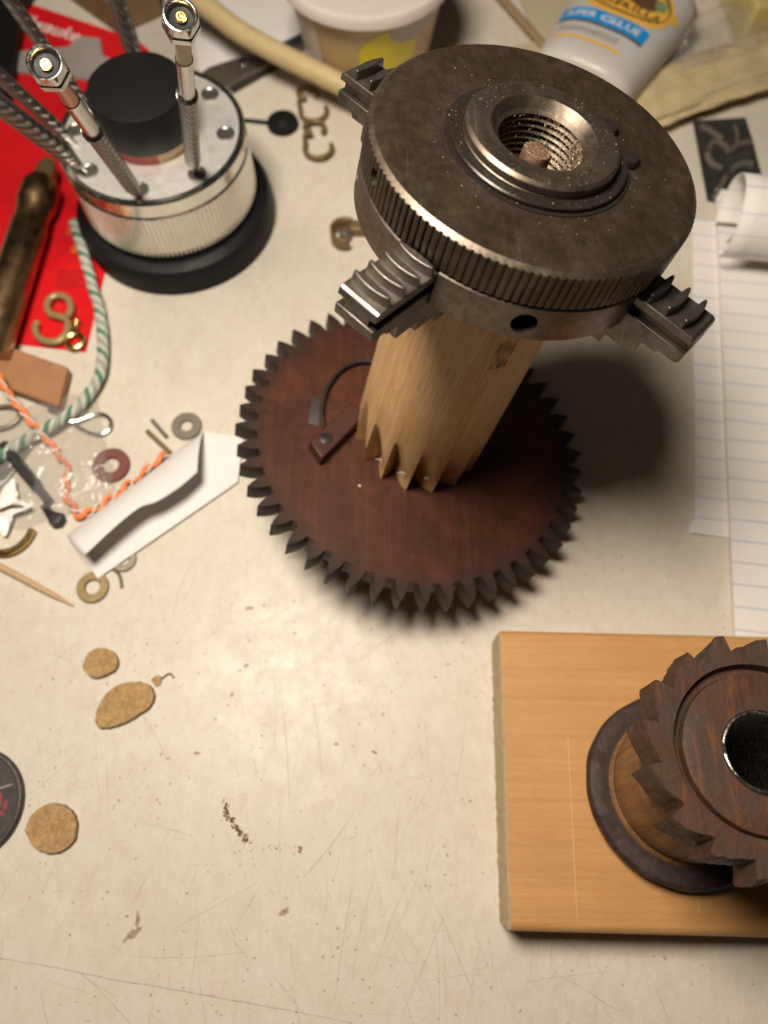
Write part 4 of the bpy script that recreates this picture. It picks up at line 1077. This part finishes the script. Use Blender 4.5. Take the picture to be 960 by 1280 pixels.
# ------------------------------------------------------------------ things behind the chuck
def behind():
    # two interlocked brass S hooks
    def S(c, rot, label, z):
        c = Vector(c)
        p = []
        for k in range(11): q = R(-40 + 29 * k); p.append((4.6 * math.cos(q), 7.8 + 4.2 * math.sin(q), z + .15 * k))
        p2 = [(-4.6, 3.5, z), (-4.4, -1.5, z)]
        for k in range(1, 9): q = R(170 + 26 * k); p2.append((1.6 + 6.4 * math.cos(q), -4.2 + 6.2 * math.sin(q), z))
        o = MB().add(tube(smooth_path([(x, y, zz) for x, y, zz in p] + p2, 3), 1.15, 10)).build('brass_hook', MAT['dullbrass'])
        o.location = (c.x * MM, c.y * MM, 0); o.rotation_euler = (0, 0, rot); tag(o, label, 'hook', 'brass S hooks')
    S((-35.9, 317.1, 0), R(8), 'upper of two brass S hooks behind the chuck jaw', 1.4)
    S((-32.4, 293.1, 0), R(2), 'lower of two brass S hooks behind the chuck jaw', 2.6)
    # black rubber disc with tail
    root = empty('rubber_stopper', (-48.1, 305.7, 0)); tag(root, 'flat black rubber stopper with a thin tail behind the stand', 'stopper')
    MB().add(lathe([(0, .2), (7.0, .2), (7.6, 1.2), (7.2, 2.6), (3, 3.0), (2.2, 3.6), (0, 3.8)], 48)).build('disc', MAT['rubber'], root, smooth=40)
    MB().add(tube([(-7, 0.4, 1.4), (-20, 2.4, 1.2)], .9, 8)).build('tail', MAT['rubber'], root)
    # pliers / tweezers and black handled knife
    root = empty('flat_pliers', (-71.2, 342.3, 0)); tag(root, 'flat silver plier jaws lying behind the tool stand', 'pliers')
    O = Vector((-71.2, 342.3, 0))
    q = [(-98.1, 324.4, 4), (-85.1, 339.4, 4), (-70.7, 346.0, 4), (-58.3, 349.3, 4), (-39.8, 360.5, 4), (-38.9, 356.6, 4), (-56.3, 341.6, 4), (-73.4, 328.2, 4), (-91.6, 316.1, 4)]
    MB().add(prism([(p[0] - O.x, p[1] - O.y) for p in q], 1.0, 4.5)).build('jaw', MAT['knurlsteel'], root, smooth=0, bevel=.5)
    MB().add(prism([(p[0] - O.x, p[1] - O.y) for p in ((-75.1, 328.8, 3), (-53.2, 346.2, 3), (-52.2, 342.9, 3), (-73.4, 325.7, 3))], .3, 2.2)).build('lower_jaw', MAT['iron'], root, smooth=0, bevel=.4)
    MB().add(lathe([(0, 5.4), (1.8, 5.4), (2.2, 4.9), (2.2, 4)], 20), 0, Matrix.Translation(((-69.1, 342.5, 5)[0] - O.x, (-69.1, 342.5, 5)[1] - O.y, 0))).build('rivet', MAT['chrome'], root, smooth=40)
    MB().add(tube([Vector((-55.2, 348.8, 4)) - O, Vector((-24.2, 371.4, 4)) - O], 2.4, 10)).build('handle', MAT['blackplastic'], root)
    # yellowed rubber hose
    a = [(-105.7, 374.2, 24), (-85.2, 356.6, 23), (-67.4, 341.0, 21), (-48.3, 328.8, 19), (-29.6, 318.4, 17), (-14.8, 310.7, 15), (-6.6, 306.4, 14)]
    root = MB().add(tube(smooth_path(a, 8), 4.9, 20)).build('rubber_hose', MAT['hose'], smooth=50); tag(root, 'beige rubber hose slanting down behind the chuck towards the cup', 'hose')
    # white sheet and box behind
    q = [(-90.6, 338.4, 0), (-60.2, 357.9, 0), (-35.3, 357.9, 0), (-38.6, 430.5, 0), (-109.4, 430.5, 0)]
    o = MB().add(prism([(p[0], p[1]) for p in q], .1, .35)).build('paper_sheet', MAT['paper'], smooth=0); tag(o, 'white sheet of paper lying behind the pliers and hose', 'paper')
    # plastic cup with lid
    root = empty('plastic_cup', (-8, 349, 0)); tag(root, 'lidded plastic tub of tan contents with yellow label behind the chuck', 'tub')
    wall = lambda z: 28.5 + 8.0 * z / 48
    MB().add(lathe([(0, .3), (27.5, .3), (28.5, 1.2), (wall(44), 44), (wall(48), 48)], 96)).build('wall', MAT['cup'], root, smooth=35)
    MB().add(lathe([(wall(43) + .3, 43.5), (39.2, 44.2), (40.2, 45.2), (40.2, 48.8), (39.4, 50.0), (37.8, 50.4), (36.6, 49.4), (36.0, 47.8), (0, 47.6)], 96)).build('lid', MAT['lid'], root, smooth=35)
    def patch(fn, m, name):
        MB().add(grid(fn, 28, 20)).build(name, MAT[m], root, smooth=60)
    def cyl(a, z, off): r_ = wall(z) + off; return (r_ * math.cos(a), r_ * math.sin(a), z)
    patch(lambda u, v: cyl(R(186 + 44 * u), 2 + 41 * v, .12), 'lid', 'white_label')
    def disc(ac, zc, ra, rz, off): return lambda u, v: cyl(R(ac) + R(ra) * v * math.cos(2 * PI * u), zc + rz * v * math.sin(2 * PI * u), off)
    patch(disc(-72, 26, 24, 14, .14), 'yellow', 'yellow_label')
    patch(disc(-54, 38.5, 19, 6.5, .24), 'greylabel', 'grey_seal')
    for k in range(3): patch((lambda k: lambda u, v: cyl(R(205 + 8 * u + k), 34 - 7 * k + 1.2 * v, .2))(k), 'greyprint', 'print_line')
    # glue bottle lying on its back, flattened section
    A = Vector((88, 309, 0)); D = Vector((.515, .857, 0)); N_ = Vector((D.y, -D.x, 0))
    root = empty('glue_bottle', M=frame((A.x, A.y, 0), N_, D, (0, 0, 1)))
    tag(root, 'white glue bottle with blue band label lying behind the chuck', 'bottle')
    def half(y):
        return (24.0 + .08 * y) if y < 70 else max(6.0, 29.6 - (y - 70) * .9)
    def prof_w(y):
        e = min(1, max(0, y / 6.0)); return half(y) * (.80 + .20 * math.sqrt(max(0, 1 - (1 - e) ** 2)))
    HZ = 15.5
    def surf(a, y, off=0):
        w = prof_w(y) + off; hz = HZ * (prof_w(y) / half(y)) + off
        if y > 70: hz = hz * max(.4, 1 - (y - 70) * .02)
        ca, sa = math.cos(a), math.sin(a)
        return (w * math.copysign(abs(ca) ** .75, ca), y, HZ + .3 + hz * math.copysign(abs(sa) ** .85, sa))
    ys = [0, .5, 1.5, 3, 5, 8, 20, 35, 50, 65, 70, 74, 80, 88, 92]
    n = 64; v = []; f = []
    for y in ys:
        for k in range(n): v.append(surf(2 * PI * k / n, y))
    for i in range(len(ys) - 1):
        for k in range(n): f.append([i * n + k, i * n + (k + 1) % n, (i + 1) * n + (k + 1) % n, (i + 1) * n + k])
    f.append(list(range(n))); f.append([(len(ys) - 1) * n + k for k in range(n)])
    mb = MB(); mb.add((v, f)); mb.build('bottle_body', MAT['bottle'], root, smooth=50)
    MB().add(lathe([(7, 0), (7, 14), (5, 20), (3, 34), (0, 35)], 28), 0, Matrix.Translation((0, 90, HZ)) @ Matrix.Rotation(R(-90), 4, 'X')).build('nozzle', MAT['blackplastic'], root, smooth=40)
    # flat print wrapped on the upper side: map (x across, y along) to the surface
    def wrap(x, y, off):
        a = PI / 2 - x / 24.0; p = surf(a, y, off); return p
    def band(x0, x1, y0, y1, m, name, off, bow=0.0):
        MB().add(grid(lambda u, v_: wrap(x0 + (x1 - x0) * u, y0 + (y1 - y0) * v_ + bow * (u - .5) ** 2, off), 30, 8)).build(name, MAT[m], root, smooth=60)
    def oval(xc, yc, rx, ry, m, name, off):
        MB().add(grid(lambda u, v_: wrap(xc + rx * v_ * math.cos(2 * PI * u), yc + ry * v_ * math.sin(2 * PI * u), off), 36, 6)).build(name, MAT[m], root, smooth=60)
    YB = 25.0
    band(-25, 15, YB, YB + 8.5, 'blue', 'blue_band', .12)
    band(-24, 15, YB - 1.6, YB + .1, 'brown', 'brown_strip', .10)  # brown printed strip along the edge of the blue band
    band(-22, 8, YB - 13, YB - 11, 'gold', 'gold_stripe', .12)
    band(-20, 5, YB - 8.5, YB - 4.5, 'greylabel', 'grey_print', .12)
    oval(1, YB + 23, 19, 14.5, 'gold', 'gold_oval', .12)
    oval(1, YB + 23.5, 16.2, 12, 'brown', 'dark_oval', .2)
    oval(1, YB + 23, 15.5, 10.2, 'gold', 'inner_oval', .27)
    oval(5, YB + 24, 6, 5, 'brown', 'emblem_patch', .34)
    oval(11, YB + 26, 3, 3.5, 'green', 'emblem_leaf', .34)
    def word(s, size, xc, yc, m, off, arc=0, sp=1.0, sh=0.0):
        vv, ff = text_vf(s, size, sp, sh)
        MB().add(([wrap(p[0] + xc, p[1] + yc + arc * (p[0] / 12) ** 2, off) for p in vv], ff)).build('lettering', MAT[m], root, smooth=0)
    word('SUPER GLUE', 5.6, -5, YB + 4.2, 'whiteprint', .24, 0, 1.0, .1)
    word('GORILLA', 6.6, 1, YB + 16.2, 'brown', .42, 1.6, 1.0)
    oval(22, YB + 26, 4, 2.2, 'gold', 'gold_mark', .12)
    # crumpled cellophane roll and bag on the right
    def roll(u, v_):
        a = 2 * PI * v_; y = 150 * u
        ca, sa = math.cos(a), math.sin(a)
        rr = 11 + 2.6 * mnoise.noise(Vector((y * .012, ca * 2.6, sa * 2.6))) + 1.2 * mnoise.noise(Vector((y * .03, ca * 6, sa * 6))) + .5 * mnoise.noise(Vector((y * .15, ca * 4, sa * 4)))
        return (y, rr * 1.45 * ca, max(.1, 6.2 + rr * .6 * sa))
    o = MB().add(grid(roll, 70, 90)).build('cellophane_roll', MAT['cellophane'], smooth=60)
    p = (111.0, 309.3, 0); q = (189.8, 342.3, 0); o.location = Vector(p) * MM; o.rotation_euler = (0, 0, math.atan2(q[1] - p[1], q[0] - p[0]))
    tag(o, 'yellowed rolled cellophane bag to the right of the glue bottle', 'bag')
    bag_film('clear_bag', (159.2, 349.5, 0), (60, 34), 'crumpled clear bag between the glue bottle and the yellow container', 'plastic bag', 7, 6, 'film2', 9, .5)
    # yellow container in the corner
    root = empty('yellow_container', (189.7, 375.1, 0)); tag(root, 'yellowish translucent plastic container in the top right corner', 'container')
    MB().add(prism([(-14, -20), (40, -12), (40, 60), (-20, 60)], .3, 22, .94)).build('box', MAT['yellowbox'], root, smooth=0, bevel=2.5, segs=4)
    MB().add(lathe([(0, 22.6), (.9, 22.5), (1.0, 22)], 12), 0, Matrix.Translation((2, 0, 0))).build('speck', MAT['crumb'], root)
    # thin stick and beige strip behind the chuck
    o = MB().add(tube([(57.0, 395.9, 3), (80.9, 352.8, 3)], 2.2, 12)).build('wooden_stick', MAT['hosedark']); tag(o, 'thin brown stick lying left of the glue bottle', 'stick')
    q = [(67.1, 405.2, 0), (106.9, 405.2, 0), (88.3, 357.9, 0), (69.1, 341.2, 0), (64.1, 356.8, 0), (77.3, 360.7, 0)]
    o = MB().add(prism([(p[0], p[1]) for p in q], .2, 2.0)).build('beige_card', MAT['beigecard'], smooth=0, bevel=.4); tag(o, 'pale beige card between the thin stick and the glue bottle', 'card')
    # dark clutter of the top left corner
    q = [(-133.5, 366.4, 0), (-112.8, 381.0, 0), (-118.0, 430.5, 0), (-180.2, 430.5, 0), (-171.2, 400.3, 0)]
    cx, cy = q[0][0], q[0][1]
    o = MB().add(prism([(p[0] - cx, p[1] - cy) for p in q], .2, 16, .96)).build('cardboard_box', MAT['cardboard'], smooth=0, bevel=.8); o.location = (cx * MM, cy * MM, 0); tag(o, 'brown cardboard box behind the red card at the top edge', 'box')
    q = [(-196.5, 296.6, 0), (-177.9, 319.7, 0), (-181.8, 384.0, 0), (-176.1, 405.2, 0), (-231.6, 430.5, 0)]
    cx, cy = q[0][0], q[0][1]
    o = MB().add(prism([(p[0] - cx, p[1] - cy) for p in q], .7, 9, .93)).build('black_pouch', MAT['rubber'], smooth=0, bevel=2.5, segs=4); o.location = (cx * MM, cy * MM, 0); tag(o, 'black pouch in the top left corner beside the red card', 'pouch')
    # brass clip just left of the chuck
    root = empty('brass_clip', (-17.1, 237.6, 0)); tag(root, 'small bent brass clip on the bench just left of the chuck', 'clip')
    MB().add(grid(lambda u, v_: (6.5 * math.cos(R(60 + 230 * u)), 6.5 * math.sin(R(60 + 230 * u)), .4 + 7 * v_), 24, 2)).build('curl', MAT['dullbrass'], root).modifiers.new('s', 'SOLIDIFY').thickness = 1.0 * MM
    MB().add(lathe([(0, 0), (2.6, 0), (2.6, 5), (1.6, 6), (0, 6)], 8)).build('core', MAT['steelwash'], root)
    MB().add(box(2, 9, 1.5, 7, .2, 5)).build('lug', MAT['dullbrass'], root, bevel=.6)
MAT['film2'] = MAT['film']
MAT['hosedark'] = plain('brown_stick', (0.27, 0.19, 0.10), 0.6)
MAT['beigecard'] = plain('beige_card', (0.47, 0.40, 0.27), 0.6, 0, 0.06)
behind()

# ------------------------------------------------------------------ ruled note pad and the dark pouch beside it
def pad():
    ex = Vector((126.39 - 141.16, 69.95 - 188.33, 0)).normalized()      # down the page
    rx = Vector((-ex.y, ex.x, 0))                                       # across the page
    O = Vector((141.16, 188.33, 0))
    root = empty('note_pad', M=frame(O, rx, -ex, (0, 0, 1)))
    tag(root, 'ruled white note pad with its top page curled over, at the right edge', 'note pad')
    MB().add(box(0, 130, -150, 75, .6, 2.6)).build('page_stack', MAT['padedge'], root, smooth=0)
    def page(u, v_):
        x = 130 * u - .2; y = -150 + 226 * v_
        return (x, y, 2.75 + .5 * mnoise.noise(Vector((x * .03, y * .02, 2))) * (1 - u) + .2)
    MB().add(grid(page, 30, 60)).build('top_page', MAT['ruled'], root, smooth=60)
    # loose leaf slipping out on the left
    def leaf(u, v_):
        x = -12.6 + 2.2 * v_ + (16) * u; y = -92 + (150 + 2) * v_
        return (x - (2.0 * (1 - v_) if u == 0 and v_ < .03 else 0), y, .35 + (.9 + .5 * mnoise.noise(Vector((x * .1, y * .03, 9)))) * (1 - u) * (1 if v_ < .9 else .5))
    o = MB().add(grid(leaf, 10, 50)).build('loose_leaf', MAT['ruled'], root, smooth=60)
    # curled page: comes up from the head of the pad, loops over and lies back
    prof = []
    rr = 14.5
    for k in range(13): prof.append((rr * math.sin(R(-80 + 0)) , 0))
    pts = [(82, 2.9), (70, 3.3)]
    for k in range(20):
        q = R(-90 - 15 * k); pts.append((66 + 15 * math.cos(q), 17.5 + 14.2 * math.sin(q)))
    pts = [(70 - 2 * k, 3.2) for k in range(3)]
    c = (67, 14.0)
    loop = [(96, 3.2), (84, 3.2), (74, 5.2)] 
    loop = []
    for k in range(26):
        q = R(-60 + 11.0 * k); loop.append((46 + 16.5 * math.cos(q) * (1 + .10 * (k > 13)), 19.4 + 15.8 * math.sin(q)))
    n = len(loop) - 1
    def curl(u, v_):
        i = v_ * n; k = min(int(i), n - 1); t = i - k
        y = loop[k][0] * (1 - t) + loop[k + 1][0] * t; z = loop[k][1] * (1 - t) + loop[k + 1][1] * t
        return (-2.5 + 134 * u + 1.5 * math.sin(v_ * 5), y, z)
    o = MB().add(grid(curl, 20, 78)).build('curled_page', MAT['curlpaper'], root, smooth=60)
    o.modifiers.new('s', 'SOLIDIFY').thickness = .25 * MM
    MB().add(grid(lambda u, v_: (2 + 120 * u, 41 + 3.0 * v_, 14 - 9 * v_), 4, 4)).build('pad_binding', MAT['creamband'], root)
MAT['padedge'] = plain('page_edges', (0.66, 0.61, 0.55), 0.8, 0, 0.06, 0.5)
_t = NT('curled_ruled_paper'); _x, _y, _z = _t.sep()
_l1 = _t.ramp(_t.math('ABSOLUTE', _t.math('SUBTRACT', _y, 69.5)), [(0.0, 0.75), (0.3, 0.0)])
_ph = _t.math('FRACT', _t.math('DIVIDE', _t.math('ADD', _z, _t.math('MULTIPLY', _y, .55)), 9.3))
_l2 = _t.ramp(_t.math('ABSOLUTE', _t.math('SUBTRACT', _ph, .5)), [(0.02, .6), (0.05, 0.0)])
MAT['curlpaper'] = _t.set(color=_t.mix(_l2, (0.74, 0.71, 0.68), (0.36, 0.39, 0.5)), rough=.75)
pad()

MAT['palebits'] = plain('pale_metal_bits', (0.22, 0.195, 0.16), 0.24, 0.5)
def dark_pouch():
    q = [(147.1, 307.7, 1), (172.6, 309.7, 1), (173.5, 295.0, 1), (173.9, 274.5, 1), (163.7, 273.0, 1), (152.8, 257.5, 1), (146.6, 259.4, 1)]
    cx, cy = (159.0, 286.7, 0)[:2]
    root = empty('parts_pouch', (cx, cy, 0)); tag(root, 'small dark zip pouch of little metal hooks, above the curled page', 'pouch')
    MB().add(prism([(p[0] - cx, p[1] - cy) for p in q], .3, 1.3)).build('film_sleeve', MAT['darkfilm'], root, smooth=0, bevel=.3)
    rnd = random.Random(3)
    def bit(pts, r=1.5):
        MB().add(tube(smooth_path([(p[0] - cx, p[1] - cy, 2.0) for p in pts], 5), r, 8)).build('metal_hook', MAT['palebits'], root)
    bit([(149.8, 303.0, 2), (154.6, 299.4, 2), (158.7, 294.4, 2)]); bit([(150.3, 286.0, 2), (151.5, 279.7, 2), (155.8, 276.8, 2)]); bit([(156.5, 271.6, 2), (152.9, 265.4, 2), (149.4, 259.4, 2)])
    bit([(160.8, 287.0, 2), (166.9, 292.0, 2), (172.3, 292.9, 2)], 1.4); bit([(151.9, 289.5, 2), (154.7, 292.9, 2), (158.9, 291.0, 2), (160.7, 286.0, 2)]); bit([(160.2, 276.3, 2), (165.6, 279.7, 2), (169.9, 279.2, 2)], 1.6)
    bit([(165.8, 303.5, 2), (166.2, 296.9, 2), (164.3, 290.0, 2)], .9)
dark_pouch()
